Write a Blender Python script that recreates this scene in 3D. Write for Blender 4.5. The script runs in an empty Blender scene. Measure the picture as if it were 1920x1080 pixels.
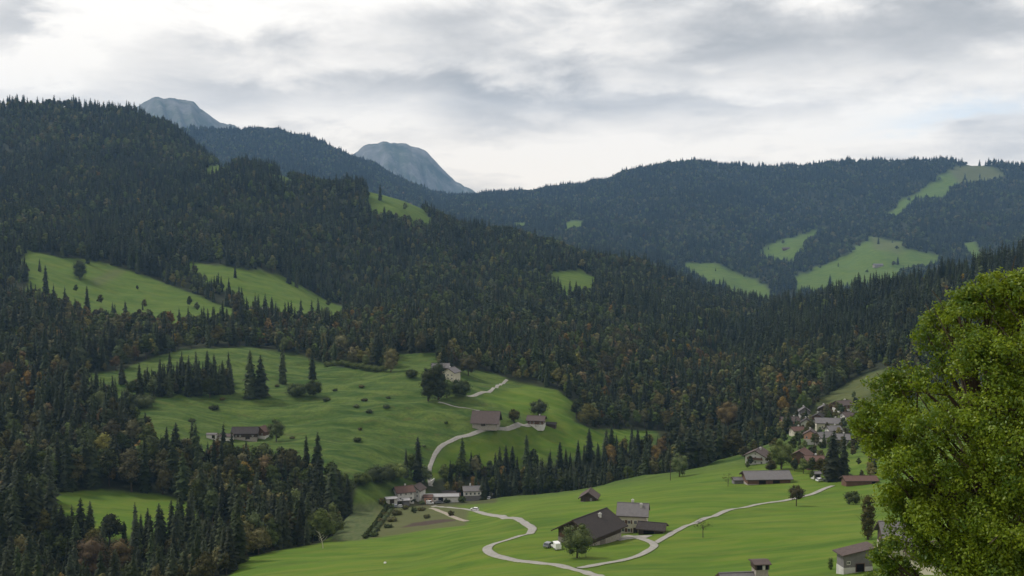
import bpy, bmesh, math, random
import numpy as np
from mathutils import Vector, Matrix

rng = np.random.default_rng(7)
random.seed(7)
C = bpy.context.scene.collection
R = math.radians
scene = bpy.context.scene

# ------------------------------------------------------------------ camera model
W, H = 1920.0, 1080.0
F = 2059.0
PITCH = math.atan(110.0 / F)
CT, ST = math.cos(PITCH), math.sin(PITCH)

def pdir(px, py):
    u = (px - 960.0) / F
    v = (540.0 - py) / F
    return u, CT + v * ST, -ST + v * CT

def topix(x, y, z):
    yc = y * CT - z * ST
    vc = y * ST + z * CT
    return 960.0 + F * x / yc, 540.0 - F * vc / yc

def polar(px, py, r):
    x, y, z = pdir(px, py)
    h = math.hypot(x, y)
    return math.atan2(x, y), r, r * z / h

# ------------------------------------------------------------------ noise
class VNoise:
    def __init__(self, seed, n=256):
        g = np.random.default_rng(seed)
        self.n = n
        self.t = g.random((n, n)) * 2 - 1
    def __call__(self, x, y):
        x = np.asarray(x, float); y = np.asarray(y, float)
        xi = np.floor(x).astype(int); yi = np.floor(y).astype(int)
        fx = x - xi; fy = y - yi
        fx = fx * fx * fx * (fx * (fx * 6 - 15) + 10)
        fy = fy * fy * fy * (fy * (fy * 6 - 15) + 10)
        n = self.n; t = self.t
        a = t[xi % n, yi % n]; b = t[(xi + 1) % n, yi % n]
        c = t[xi % n, (yi + 1) % n]; d = t[(xi + 1) % n, (yi + 1) % n]
        return (a * (1 - fx) + b * fx) * (1 - fy) + (c * (1 - fx) + d * fx) * fy

N1, N2, N3, N4 = VNoise(1), VNoise(2), VNoise(3), VNoise(4)

def fbm(n, x, y, oct=4):
    s = 0; a = 1.0
    for k in range(oct):
        s = s + a * n(x * 2 ** k + 17.3 * k, y * 2 ** k - 9.1 * k)
        a *= 0.5
    return s

# ------------------------------------------------------------------ pchip
def pchip_slopes(x, y):
    h = np.diff(x); d = np.diff(y) / h
    m = np.zeros_like(y)
    if len(x) == 2:
        m[:] = d[0]; return m
    for i in range(1, len(x) - 1):
        if d[i - 1] * d[i] <= 0:
            m[i] = 0
        else:
            w1 = 2 * h[i] + h[i - 1]; w2 = h[i] + 2 * h[i - 1]
            m[i] = (w1 + w2) / (w1 / d[i - 1] + w2 / d[i])
    m[0] = d[0]; m[-1] = d[-1]
    return m

def pchip(x, y, q, ext=True):
    x = np.asarray(x, float); y = np.asarray(y, float); q = np.asarray(q, float)
    m = pchip_slopes(x, y)
    i = np.clip(np.searchsorted(x, q) - 1, 0, len(x) - 2)
    h = x[i + 1] - x[i]; t = np.clip((q - x[i]) / h, 0, 1)
    t2 = t * t; t3 = t2 * t
    r = (2*t3-3*t2+1)*y[i] + (t3-2*t2+t)*h*m[i] + (-2*t3+3*t2)*y[i+1] + (t3-t2)*h*m[i+1]
    return r

# ------------------------------------------------------------------ terrain: real ridges and benches, ranges in metres
def line(*k):   # knots (px, py, range)
    p = sorted(polar(*q) for q in k)
    return np.array(p)

def flat(r, z):  # a line of constant range and height
    return np.array([(-1.2, r, z), (1.2, r, z)])

LAYERS = {}
LAYERS['near'] = dict(lines=[
    flat(4, -2.6), flat(30, -16.5), flat(110, -46),
    line((-400,1150,390),(0,1150,385),(300,1120,370),(450,1090,350),(700,1090,300),(900,1090,268),(1100,1090,250),(1400,1090,238),(1600,1090,225),(1920,1090,210),(2400,1090,200)),
    line((-400,1145,400),(0,1140,402),(300,1110,395),(450,1052,392),(600,1045,380),(750,1040,370),(900,1030,330),(1100,1030,312),(1300,1010,330),(1500,990,345),(1700,990,330),(1920,990,320),(2400,990,310)),
    line((-400,1140,420),(0,1135,420),(300,1105,420),(450,1040,412),(600,1018,430),(750,998,460),(870,980,470),(1000,957,442),(1150,945,440),(1300,928,450),(1500,925,455),(1700,920,450),(1920,920,440),(2400,920,430)),
    line((-400,1130,450),(300,1100,450),(450,1036,440),(600,1014,455),(625,1002,480),(650,966,545),(680,948,605),(740,944,628),(850,940,625),(930,935,625),(1000,928,620),(1100,915,610),(1250,887,610),(1400,848,650),(1500,805,720),(1600,765,800),(1700,745,800),(1920,740,780),(2400,740,760)),
], front=0.0, back=0.30)
LAYERS['left'] = dict(lines=[
    line((-500,1010,520),(0,1008,515),(100,1008,510),(350,992,515),(500,955,570),(650,905,600),(800,905,640),(950,880,680),(1150,845,740),(1250,818,790),(1400,800,870),(1700,790,950)),
    line((-500,915,600),(0,915,600),(100,915,595),(350,943,570),(500,898,602),(650,888,615),(800,882,652),(950,852,697),(1150,828,752),(1250,808,802),(1400,790,890),(1700,780,980)),
    line((-500,800,730),(0,800,720),(270,800,700),(470,826,680),(700,790,700),(912,797,706),(1050,792,748),(1200,812,790),(1250,797,830),(1400,782,910),(1700,770,1000)),
    line((-500,700,850),(0,700,850),(200,685,880),(400,655,920),(600,675,900),(820,665,880),(930,705,842),(1050,735,815),(1110,785,808),(1220,800,812),(1300,790,860),(1400,770,930),(1700,760,1040)),
    line((-500,600,1100),(0,590,1100),(300,600,1150),(500,600,1150),(800,605,1150),(1000,630,1100),(1200,690,1000),(1300,720,1000),(1400,700,1150),(1700,700,1250)),
    line((-500,470,1400),(0,470,1400),(200,497,1380),(345,495,1400),(500,503,1400),(640,578,1300),(800,560,1350),(1000,580,1300),(1200,605,1300),(1350,620,1350),(1450,615,1500),(1700,640,1550)),
    line((-500,380,1750),(0,380,1750),(500,400,1750),(700,450,1700),(900,480,1700),(1100,530,1600),(1300,578,1600),(1450,590,1700),(1700,620,1700)),
    line((-500,320,2050),(0,320,2050),(430,320,2050),(520,335,2000),(700,360,1950),(800,398,1950),(900,430,1900),(1000,452,1900),(1100,478,1850),(1200,498,1850),(1300,536,1850),(1400,563,1850),(1460,576,1850),(1700,610,1850)),
    line((-500,205,2700),(0,190,2600),(100,192,2600),(190,203,2600),(300,224,2600),(360,276,2550),(425,318,2400),(470,338,2250),(600,356,2150),(700,370,2080),(800,404,2030),(900,436,1990),(1000,458,1980),(1200,504,1930),(1400,569,1930),(1460,582,1930),(1700,616,1930)),
], front=0.25, back=0.4)
LAYERS['right'] = dict(lines=[
    line((900,860,780),(1100,835,790),(1250,815,805),(1300,803,820),(1450,778,805),(1600,750,805),(1700,695,850),(1920,685,850),(2400,680,800)),
    line((900,850,850),(1100,800,860),(1250,765,900),(1400,705,1000),(1500,665,1050),(1600,645,1050),(1700,615,1050),(1920,585,1000),(2400,560,950)),
    line((900,840,950),(1100,780,1000),(1250,712,1150),(1350,655,1300),(1450,588,1500),(1500,575,1450),(1640,555,1350),(1750,530,1250),(1850,512,1200),(1920,502,1200),(2400,450,1150)),
], front=0.3, back=0.4)
LAYERS['mid'] = dict(lines=[
    line((-400,420,3960),(200,420,3960),(900,440,3960),(1200,470,3960)),
    line((-400,330,4680),(200,330,4680),(500,310,4680),(700,350,4680),(900,410,4560),(1200,440,4560)),
    line((-400,300,5400),(200,272,5400),(340,247,5400),(400,242,5400),(470,239,5400),(530,248,5400),(600,266,5400),(680,296,5340),(740,330,5280),(790,356,5220),(850,374,5160),(950,395,5040),(1200,420,5040)),
], front=0.3, back=0.35)
LAYERS['far'] = dict(lines=[
    line((500,480,3250),(1000,470,3120),(1200,525,2990),(1460,585,2730),(1600,570,2730),(1750,565,2600),(1920,545,2600),(2400,540,2600)),
    line((500,440,3770),(1000,430,3770),(1200,455,3640),(1400,495,3510),(1500,515,3380),(1690,485,3510),(1760,492,3510),(1920,470,3510),(2400,460,3510)),
    line((500,400,4420),(900,395,4420),(1100,398,4420),(1300,380,4420),(1450,425,4290),(1560,425,4290),(1640,425,4225),(1720,400,4355),(1920,395,4420),(2400,390,4420)),
    line((500,375,5460),(760,365,5460),(880,365,5460),(960,362,5460),(1040,354,5460),(1130,334,5460),(1200,311,5460),(1290,302,5460),(1400,312,5460),(1500,310,5460),(1610,299,5460),(1760,302,5460),(1850,309,5460),(1920,314,5460),(2400,340,5460)),
], front=0.3, back=0.35)

def span(a, b, step):
    n = max(2, int(round((b - a) / step)) + 1)
    return np.linspace(a, b, n)[:-1]

AZ = np.concatenate([span(-0.85, -0.52, .012), span(-0.52, 0.52, .0016), span(0.52, 0.85, .012), [0.85]])
RR = np.concatenate([span(1.5, 12, 1.0), span(12, 200, 4), span(200, 900, 2.2), span(900, 1600, 5), span(1600, 2700, 9), span(2700, 7000, 30), [7000]])
NA, NR = len(AZ), len(RR)

def layer_grid(L):
    lines = L['lines']
    rs = np.array([pchip(l[:, 0], l[:, 1], np.clip(AZ, l[0, 0], l[-1, 0])) for l in lines])   # lines x NA
    zs = np.array([pchip(l[:, 0], l[:, 2], np.clip(AZ, l[0, 0], l[-1, 0])) for l in lines])
    out = np.empty((NA, NR))
    for i in range(NA):
        r = rs[:, i].copy(); z = zs[:, i]
        for k in range(1, len(r)):
            r[k] = max(r[k], r[k - 1] + 4)
        o = pchip(r, z, np.clip(RR, r[0], r[-1]))
        o = np.where(RR < r[0], z[0] - (r[0] - RR) * L['front'], o)
        o = np.where(RR > r[-1], z[-1] - (RR - r[-1]) * L['back'], o)
        out[i] = o
    return out

names = list(LAYERS)
stack = np.array([layer_grid(LAYERS[n]) for n in names])
LID = np.argmax(stack, axis=0)
Z = stack.max(axis=0)
AA, RG = np.meshgrid(AZ, RR, indexing='ij')
X, Y = RG * np.sin(AA), RG * np.cos(AA)
# floor of the deep valleys, so that nothing falls without end
Z = np.maximum(Z, -165 - 0.02 * np.maximum(0, RG - 700))
# soften the creases where two hillsides meet
def blur(z, ka, kr):
    for _ in range(ka):
        zz = z.copy(); zz[1:-1] = (z[:-2] + 2 * z[1:-1] + z[2:]) / 4; z = zz
    for _ in range(kr):
        zz = z.copy(); zz[:, 1:-1] = (z[:, :-2] + 2 * z[:, 1:-1] + z[:, 2:]) / 4; z = zz
    return z
Z = blur(Z, 6, 6)
# relief: gullies on the mountains, hummocks on the pasture
far_w = np.clip((RG - 950) / 800, 0, 1)
Z = Z + far_w * (fbm(N1, X / 260, Y / 260, 4) * 11 + fbm(N2, X / 110, Y / 420, 3) * 8)
mid_w = np.clip((RG - 560) / 80, 0, 1) * (1 - far_w)
Z = Z + mid_w * (fbm(N3, X / 44, Y / 24, 3) * 1.9 + fbm(N2, X / 17, Y / 8, 3) * 0.85)
near_w = np.clip((RG - 120) / 80, 0, 1) * (1 - np.clip((RG - 560) / 80, 0, 1))
near_w = near_w * (1 - .8 * np.clip((RG - 410) / 50, 0, 1))
Z = Z + near_w * (fbm(N3, X / 60, Y / 42, 3) * 0.9 + fbm(N4, X / 26, Y / 13, 3) * 0.28)
PX, PY = topix(X, Y, Z)

def gidx(x, y):
    a = np.arctan2(x, y); r = np.hypot(x, y)
    return np.interp(a, AZ, np.arange(NA)), np.interp(r, RR, np.arange(NR))

def bil(G, x, y):
    ia, ir = gidx(x, y)
    i = np.clip(np.floor(ia).astype(int), 0, NA - 2); j = np.clip(np.floor(ir).astype(int), 0, NR - 2)
    fa = ia - i; fr = ir - j
    return (G[i, j]*(1-fa)+G[i+1, j]*fa)*(1-fr) + (G[i, j+1]*(1-fa)+G[i+1, j+1]*fa)*fr

def ground(x, y):
    return float(bil(Z, np.float64(x), np.float64(y)))

TANG = Z / RG
def at(px, py, rmin=150.0):
    """the first point of the ground that a sight line through this pixel meets"""
    x, y, z = pdir(px, py)
    t = z / math.hypot(x, y); a = math.atan2(x, y)
    ia = np.interp(a, AZ, np.arange(NA)); i = min(int(ia), NA - 2); fa = ia - i
    row = TANG[i] * (1 - fa) + TANG[i + 1] * fa
    ok = np.nonzero((row >= t) & (RR >= rmin))[0]
    if len(ok) == 0:
        j = NR - 1; r = RR[j]
    else:
        j = ok[0]
        if j == 0: r = RR[0]
        else:
            t0, t1 = row[j - 1], row[j]
            r = RR[j] if t1 == t0 or t0 > t else RR[j - 1] + (RR[j] - RR[j - 1]) * (t - t0) / (t1 - t0)
    X_, Y_ = r * math.sin(a), r * math.cos(a)
    return Vector((X_, Y_, ground(X_, Y_)))

def inpoly(px, py, poly):
    px = np.asarray(px); py = np.asarray(py)
    c = np.zeros(px.shape, bool)
    n = len(poly); j = n - 1
    for i in range(n):
        xi, yi = poly[i]; xj, yj = poly[j]
        if yi != yj:
            m = ((yi > py) != (yj > py)) & (px < (xj - xi) * (py - yi) / (yj - yi) + xi)
            c ^= m
        j = i
    return c

# ------------------------------------------------------------------ land cover: meadow clearings, each limited to its own hillside
MEADOWS = [
    ([(45,466),(130,485),(200,495),(300,528),(430,576),(455,612),(340,622),(250,612),(150,590),(52,548)], 1050, 1480),
    ([(345,491),(400,500),(495,502),(540,522),(642,580),(642,618),(480,618),(458,570),(400,532),(350,506)], 1120, 1480),
    ([(685,350),(720,356),(775,368),(812,420),(745,432),(694,398)], 1800, 2200),
    ([(505,325),(545,328),(544,368),(500,364)], 1900, 2250),
    ([(372,322),(432,300),(446,318),(392,334)], 1900, 2500),
    ([(1030,506),(1092,504),(1125,525),(1120,552),(1060,568),(1035,550)], 1400, 1850),
    ([(1280,493),(1345,496),(1405,520),(1458,552),(1440,572),(1370,556),(1300,522)], 2501, 3990),
    ([(1420,478),(1450,455),(1556,424),(1505,462),(1482,500),(1455,498)], 2806, 4655),
    ([(1485,522),(1560,488),(1600,465),(1630,440),(1692,455),(1690,468),(1762,478),(1752,500),(1692,510),(1678,545),(1500,555)], 2562, 4522),
    ([(1655,402),(1720,360),(1760,335),(1788,310),(1842,306),(1886,322),(1882,338),(1800,347),(1772,369),(1700,388),(1680,408)], 3416, 5652),
    ([(1806,460),(1826,452),(1856,494),(1820,496)], 2562, 4256),
    ([(1046,418),(1098,412),(1098,434),(1060,436)], 3050, 4788),
    ([(955,418),(985,416),(985,430),(960,430)], 3050, 4788),
    ([(1622,570),(1654,568),(1656,592),(1626,596)], 1000, 1450),
    # the open bench pasture
    ([(110,706),(230,692),(340,655),(470,652),(560,668),(640,690),(738,690),(738,664),(822,660),(824,690),(920,698),(960,716),(1042,733),(1078,760),(1076,792),(1112,806),(1228,808),(1244,830),(1150,852),(1060,868),(950,884),(860,892),(780,908),(660,902),(600,892),(480,884),(380,874),(292,852),(274,800),(240,770),(180,742)], 560, 960),
    # the small meadow shut in by woods
    ([(92,924),(190,918),(300,926),(366,944),(372,975),(330,1004),(200,1012),(110,1012)], 470, 620),
    # grass bank above the village
    ([(1500,800),(1540,745),(1620,700),(1660,690),(1660,770),(1600,790)], 640, 1050),
]
jx = fbm(N2, X / 60, Y / 60, 3) * np.where(RG > 1050, 7.0, 3.5)
jy = fbm(N4, X / 60, Y / 60, 3) * np.where(RG > 1050, 3.4, 1.8)
WOOD = np.ones((NA, NR))
for poly, r0, r1 in MEADOWS:
    WOOD[inpoly(PX + jx, PY + jy, poly) & (RG >= r0) & (RG <= r1)] = 0
# the near meadow and the village slope are open ground
NEAR_EDGE = line((-400,1300,300),(300,1300,330),(440,1075,378),(450,1046,395),(600,1020,430),(622,1006,468),(645,968,535),(672,947,598),(740,944,628),(850,940,626),(930,935,626),(1000,928,622),(1100,915,612),(1250,887,612),(1400,848,655),(1500,805,722),(1600,765,800),(1700,745,800),(2400,740,760))
edge_r = pchip(NEAR_EDGE[:, 0], NEAR_EDGE[:, 1], np.clip(AZ, NEAR_EDGE[0, 0], NEAR_EDGE[-1, 0]))
WOOD[(RG <= edge_r[:, None] + jx * .5)] = 0
WOOD[(AA < -0.26) & (RG < 370)] = 0
RIDGE_HIDE = np.maximum.accumulate(TANG, axis=1)
# ------------------------------------------------------------------ materials
class NT:
    def __init__(self, tree):
        self.t = tree; self.n = tree.nodes; self.l = tree.links
    def new(self, kind, **kw):
        nd = self.n.new(kind)
        for k, v in kw.items(): setattr(nd, k, v)
        return nd
    def put(self, sock, v):
        if isinstance(v, bpy.types.NodeSocket): self.l.new(v, sock)
        elif v is not None: sock.default_value = v
    def math(self, op, a, b=None, c=None, clamp=False):
        nd = self.new('ShaderNodeMath', operation=op, use_clamp=clamp)
        self.put(nd.inputs[0], a)
        if b is not None: self.put(nd.inputs[1], b)
        if c is not None: self.put(nd.inputs[2], c)
        return nd.outputs[0]
    def noise(self, vec, scale, detail=4, rough=.55, dist=0.0):
        nd = self.new('ShaderNodeTexNoise')
        self.put(nd.inputs['Vector'], vec)
        nd.inputs['Scale'].default_value = scale; nd.inputs['Detail'].default_value = detail
        nd.inputs['Roughness'].default_value = rough; nd.inputs['Distortion'].default_value = dist
        return nd.outputs[0]
    def mix(self, fac, a, b):
        nd = self.new('ShaderNodeMix', data_type='RGBA')
        self.put(nd.inputs[0], fac)
        for s, v in ((nd.inputs[6], a), (nd.inputs[7], b)):
            if isinstance(v, tuple) and len(v) == 3: v = v + (1,)
            self.put(s, v)
        return nd.outputs[2]
    def mapr(self, v, a, b, c=0.0, d=1.0):
        nd = self.new('ShaderNodeMapRange', clamp=True)
        self.put(nd.inputs[0], v)
        for i, q in enumerate((a, b, c, d)): self.put(nd.inputs[i + 1], q)
        return nd.outputs[0]
    def mapping(self, vec, scale=(1,1,1), rot=(0,0,0), loc=(0,0,0)):
        nd = self.new('ShaderNodeMapping')
        self.put(nd.inputs[0], vec)
        nd.inputs['Scale'].default_value = scale; nd.inputs['Rotation'].default_value = rot; nd.inputs['Location'].default_value = loc
        return nd.outputs[0]

def material(name, rough=.8, spec=.2):
    m = bpy.data.materials.new(name); m.use_nodes = True
    t = NT(m.node_tree); t.n.clear()
    out = t.new('ShaderNodeOutputMaterial'); b = t.new('ShaderNodeBsdfPrincipled')
    b.inputs['Roughness'].default_value = rough
    b.inputs['Specular IOR Level'].default_value = spec
    t.l.new(b.outputs[0], out.inputs[0])
    return m, t, b, out

def mottled(name, c1, c2, scale=1.0, rough=.8, spec=.2, c3=None, metal=0, stretch=(1,1,1), bump=0.0):
    m, t, b, _ = material(name, rough, spec)
    co = t.mapping(t.new('ShaderNodeTexCoord').outputs['Object'], stretch)
    n = t.noise(co, scale, 5, .6)
    col = t.mix(t.mapr(n, .32, .68), c1, c2)
    if c3:
        n2 = t.noise(co, scale * 3.7, 3, .6)
        col = t.mix(t.mapr(n2, .55, .75), col, c3)
    t.put(b.inputs['Base Color'], col)
    b.inputs['Metallic'].default_value = metal
    if bump:
        bp = t.new('ShaderNodeBump'); bp.inputs['Strength'].default_value = bump; bp.inputs['Distance'].default_value = .05
        t.put(bp.inputs['Height'], n); t.l.new(bp.outputs[0], b.inputs['Normal'])
    return m

def boards(name, c1, c2, c3, step=.22, axis='Z', rough=.85):
    """planks or tile courses: a wave across one object axis, with weathering"""
    m, t, b, _ = material(name, rough, .15)
    co = t.new('ShaderNodeTexCoord').outputs['Object']
    w = t.new('ShaderNodeTexWave', wave_type='BANDS', bands_direction=axis, wave_profile='SAW')
    t.put(w.inputs['Vector'], co); w.inputs['Scale'].default_value = 1 / step / 3.1416 / 2 * 3.1416
    w.inputs['Distortion'].default_value = .4; w.inputs['Detail'].default_value = 2
    n = t.noise(co, 1.1, 5, .65); n2 = t.noise(co, 5.0, 3, .6)
    col = t.mix(t.mapr(n, .3, .7), c1, c2)
    col = t.mix(t.mapr(n2, .5, .8, 0, .7), col, c3)
    edge = t.mapr(w.outputs['Color'], .0, .16, .45, 0.0)
    col = t.mix(edge, col, (c1[0] * .35, c1[1] * .35, c1[2] * .35))
    t.put(b.inputs['Base Color'], col)
    return m

def foliage(name, c1, c2, c3, leafy=.0, vary=.9):
    """leaf colour that differs from tree to tree and from clump to clump"""
    m, t, b, out = material(name, .75, .06)
    co = t.new('ShaderNodeTexCoord').outputs['Object']
    rnd = t.new('ShaderNodeObjectInfo').outputs['Random']
    n = t.noise(co, .28, 3, .6); n2 = t.noise(co, 1.7, 2, .6)
    col = t.mix(t.mapr(n, .35, .65), c1, c2)
    col = t.mix(t.mapr(n2, .5, .8, 0, .6), col, c3)
    v = t.math('MULTIPLY_ADD', t.math('MULTIPLY', rnd, rnd), vary, 1.0 - vary * .42)
    hsv = t.new('ShaderNodeHueSaturation')
    t.put(hsv.inputs['Color'], col); t.put(hsv.inputs['Value'], v)
    t.put(hsv.inputs['Hue'], t.math('MULTIPLY_ADD', t.math('FRACT', t.math('MULTIPLY', rnd, 7.31)), .024, .488))
    t.put(hsv.inputs['Saturation'], t.math('MULTIPLY_ADD', t.math('FRACT', t.math('MULTIPLY', rnd, 13.7)), .4, .75))
    t.put(b.inputs['Base Color'], hsv.outputs[0])
    if leafy:
        tr = t.new('ShaderNodeBsdfTranslucent'); t.put(tr.inputs[0], hsv.outputs[0])
        mx = t.new('ShaderNodeMixShader'); mx.inputs[0].default_value = leafy
        t.l.new(b.outputs[0], mx.inputs[1]); t.l.new(tr.outputs[0], mx.inputs[2]); t.l.new(mx.outputs[0], out.inputs[0])
    return m

M = {}
M['spruce'] = foliage('spruce_needles', (.024,.033,.015), (.035,.045,.018), (.055,.061,.024), vary=.9)
M['green'] = foliage('broadleaf_green', (.046,.066,.018), (.070,.088,.025), (.105,.108,.040), vary=1.25)
M['olive'] = foliage('broadleaf_olive', (.078,.078,.025), (.110,.098,.033), (.128,.115,.045), vary=1.2)
M['rust'] = foliage('broadleaf_rust', (.135,.092,.026), (.165,.105,.028), (.125,.098,.036))
M['bark'] = mottled('bark', (.05,.038,.028), (.085,.066,.05), 3, .95, .1, stretch=(1,1,.25))

def ground_material():
    m, t, b, _ = material('meadow_and_forest_floor', .95, .08)
    co = t.new('ShaderNodeTexCoord').outputs['Object']
    def attr(n):
        a = t.new('ShaderNodeAttribute'); a.attribute_name = n; return a.outputs['Fac']
    big = t.noise(co, .012, 4, .6); med = t.noise(t.mapping(co, (.45, 1.5, 1), (0, 0, .08)), .07, 6, .68, .7)
    fine = t.noise(co, .45, 4, .7); mow = t.noise(t.mapping(co, (.25, 1, 1), (0, 0, -.5)), .16, 3, .6)
    g = t.mix(t.mapr(big, .35, .65), (.070,.130,.014), (.092,.148,.017))
    g = t.mix(t.mapr(mow, .40, .62, 0, .75), g, (.124,.155,.024))
    g = t.mix(t.mapr(t.noise(t.mapping(co, (.35, 1, 1), (0, 0, .12)), .075, 5, .65, .5), .46, .66, 0, .75), g, (.048,.094,.012))
    p = t.mix(t.mapr(med, .36, .62), (.030,.066,.012), (.094,.132,.028))      # rougher hill pasture
    p = t.mix(t.mapr(fine, .42, .72, 0, .6), p, (.034,.054,.013))
    p = t.mix(t.mapr(t.noise(t.mapping(co, (1, 2.6, 1)), .10, 4, .7, .8), .56, .70, 0, .55), p, (.088,.082,.030))
    g = t.mix(attr('pasture'), g, p)
    fl = t.mix(fine, (.022,.028,.014), (.040,.042,.020))
    soil = t.mix(fine, (.042,.030,.023), (.085,.064,.05))
    crop = t.mix(t.mapr(t.noise(t.mapping(co, (1, .12, 1), (0, 0, .25)), .55, 3, .6), .35, .65), (.058,.082,.028), (.092,.105,.045))
    rough_g = t.mix(med, (.058,.075,.024), (.115,.112,.050))
    col = t.mix(attr('crop'), g, crop)
    col = t.mix(attr('scrub'), col, rough_g)
    col = t.mix(attr('wood'), col, fl)
    col = t.mix(attr('soil'), col, soil)
    t.put(b.inputs['Base Color'], col)
    bp = t.new('ShaderNodeBump'); bp.inputs['Strength'].default_value = .6; bp.inputs['Distance'].default_value = .5
    t.put(bp.inputs['Height'], t.math('ADD', fine, t.math('MULTIPLY', med, 2.0))); t.l.new(bp.outputs[0], b.inputs['Normal'])
    return m
M['ground'] = ground_material()

# ------------------------------------------------------------------ mesh helpers
def mesh_np(name, verts, faces, mats, mat_idx=None):
    """faces: array (n,3) or (n,4)"""
    me = bpy.data.meshes.new(name)
    verts = np.asarray(verts, np.float32); faces = np.asarray(faces, np.int32)
    n, k = faces.shape
    me.vertices.add(len(verts)); me.vertices.foreach_set('co', verts.ravel())
    me.loops.add(n * k); me.loops.foreach_set('vertex_index', faces.ravel())
    me.polygons.add(n)
    me.polygons.foreach_set('loop_start', np.arange(0, n * k, k, dtype=np.int32))
    for m in mats: me.materials.append(m)
    if mat_idx is not None: me.polygons.foreach_set('material_index', np.asarray(mat_idx, np.int32))
    me.update(calc_edges=True); me.validate()
    return me

def link(name, data, parent=None, loc=(0,0,0), rotz=0.0):
    o = bpy.data.objects.new(name, data); C.objects.link(o)
    o.location = loc; o.rotation_euler = (0, 0, rotz)
    if parent: o.parent = parent
    return o

def tag(o, label=None, cat=None, group=None, kind=None):
    if label: o['label'] = label
    if cat: o['category'] = cat
    if group: o['group'] = group
    if kind: o['kind'] = kind
    return o

def thing(name, label, cat, loc=(0,0,0), rotz=0.0, group=None):
    return tag(link(name, None, None, loc, rotz), label, cat, group)

class MB:
    """collects shapes into one mesh"""
    def __init__(self): self.v = []; self.f = []; self.mi = []
    def add(self, vs, fs, mi=0):
        o = len(self.v); self.v += [tuple(p) for p in vs]
        for f in fs: self.f.append(tuple(i + o for i in f)); self.mi.append(mi)
        return self
    def box(self, x0, x1, y0, y1, z0, z1, mi=0):
        vs = [(x0,y0,z0),(x1,y0,z0),(x1,y1,z0),(x0,y1,z0),(x0,y0,z1),(x1,y0,z1),(x1,y1,z1),(x0,y1,z1)]
        return self.add(vs, [(3,2,1,0),(4,5,6,7),(0,1,5,4),(1,2,6,5),(2,3,7,6),(3,0,4,7)], mi)
    def tube(self, pts, rads, n=8, mi=0, cap=True):
        base = len(self.v); rings = []
        for i, p in enumerate(pts):
            p = Vector(p)
            d = (Vector(pts[min(i+1, len(pts)-1)]) - Vector(pts[max(i-1, 0)])).normalized()
            a = d.orthogonal().normalized(); b = d.cross(a)
            rings.append([tuple(p + (a * math.cos(2*math.pi*k/n) + b * math.sin(2*math.pi*k/n)) * rads[i]) for k in range(n)])
        vs = [q for r_ in rings for q in r_]; fs = []
        for i in range(len(rings) - 1):
            for k in range(n):
                k2 = (k + 1) % n
                fs.append((i*n+k, i*n+k2, (i+1)*n+k2, (i+1)*n+k))
        if cap:
            fs.append(tuple(reversed(range(n)))); fs.append(tuple((len(rings)-1)*n + k for k in range(n)))
        return self.add(vs, fs, mi)
    def prism(self, prof, y0, y1, mi=0):
        """profile in x,z extruded along y"""
        n = len(prof)
        vs = [(x, y0, z) for x, z in prof] + [(x, y1, z) for x, z in prof]
        fs = [tuple(range(n)), tuple(reversed(range(n, 2*n)))]
        for i in range(n):
            j = (i + 1) % n; fs.append((i, i + n, j + n, j))
        return self.add(vs, fs, mi)
    def mesh(self, name, *mats):
        me = bpy.data.meshes.new(name); me.from_pydata(self.v, [], self.f)
        for m in mats: me.materials.append(m)
        me.polygons.foreach_set('material_index', self.mi); me.update()
        bm = bmesh.new(); bm.from_mesh(me); bmesh.ops.recalc_face_normals(bm, faces=bm.faces); bm.to_mesh(me); bm.free()
        return me
    def build(self, name, mats, parent=None, loc=(0,0,0), rotz=0.0):
        if not isinstance(mats, (list, tuple)): mats = [mats]
        return link(name, self.mesh(name, *mats), parent, loc, rotz)

# ------------------------------------------------------------------ terrain mesh
gi = np.arange(NA * NR).reshape(NA, NR)
quads = np.stack([gi[:-1, :-1], gi[1:, :-1], gi[1:, 1:], gi[:-1, 1:]], -1).reshape(-1, 4)[:, ::-1]
tme = mesh_np('terrain', np.stack([X, Y, Z], -1).reshape(-1, 3), quads, [M['ground']])
tme.polygons.foreach_set('use_smooth', np.ones(len(tme.polygons), bool))
def pattr(name, grid):
    a = tme.attributes.new(name, 'FLOAT', 'POINT'); a.data.foreach_set('value', np.ascontiguousarray(grid, np.float32).ravel())
pas = np.clip((RG - 540) / 70, 0, 1)
pas[(AA < -0.28) & (RG < 620)] *= .3
hay = inpoly(PX, PY, [(860,830),(1000,795),(1075,790),(1228,808),(1150,836),(1060,852),(950,872),(800,905),(808,870)]) & (RG < 850)
hay |= inpoly(PX, PY, [(900,745),(990,722),(1045,735),(1078,760),(1076,792),(1040,795),(960,772)]) & (RG < 900)
pas[hay] = 0.15
pas = np.where(RG > 1000, .45, pas)
pattr('pasture', blur(pas, 3, 3))
wood_s = np.where(RG > 620, blur(WOOD, 1, 1), blur(WOOD, 1, 1))
pattr('wood', wood_s)
near_ok = (RG > 430) & (RG < 700)
crop = (inpoly(PX, PY, [(620,1016),(640,968),(668,945),(722,940),(700,975),(690,1012)]) & near_ok).astype(float)
scrub = (inpoly(PX + jx, PY + jy, [(690,1010),(705,960),(735,938),(820,940),(880,958),(870,986),(800,992),(745,1002)]) & near_ok).astype(float)
scrub = np.maximum(scrub, (inpoly(PX + jx, PY + jy, MEADOWS[-1][0]) & (RG > 640) & (RG < 1050)) * .8)
scrub = np.maximum(scrub, (inpoly(PX, PY, [(1770,310),(1842,306),(1886,322),(1882,338),(1800,345)]) & (RG > 3000)) * .9)
scrub = np.maximum(scrub, (inpoly(PX, PY, [(1630,440),(1692,455),(1690,475),(1640,468)]) & (RG > 2300)) * .7)
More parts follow.
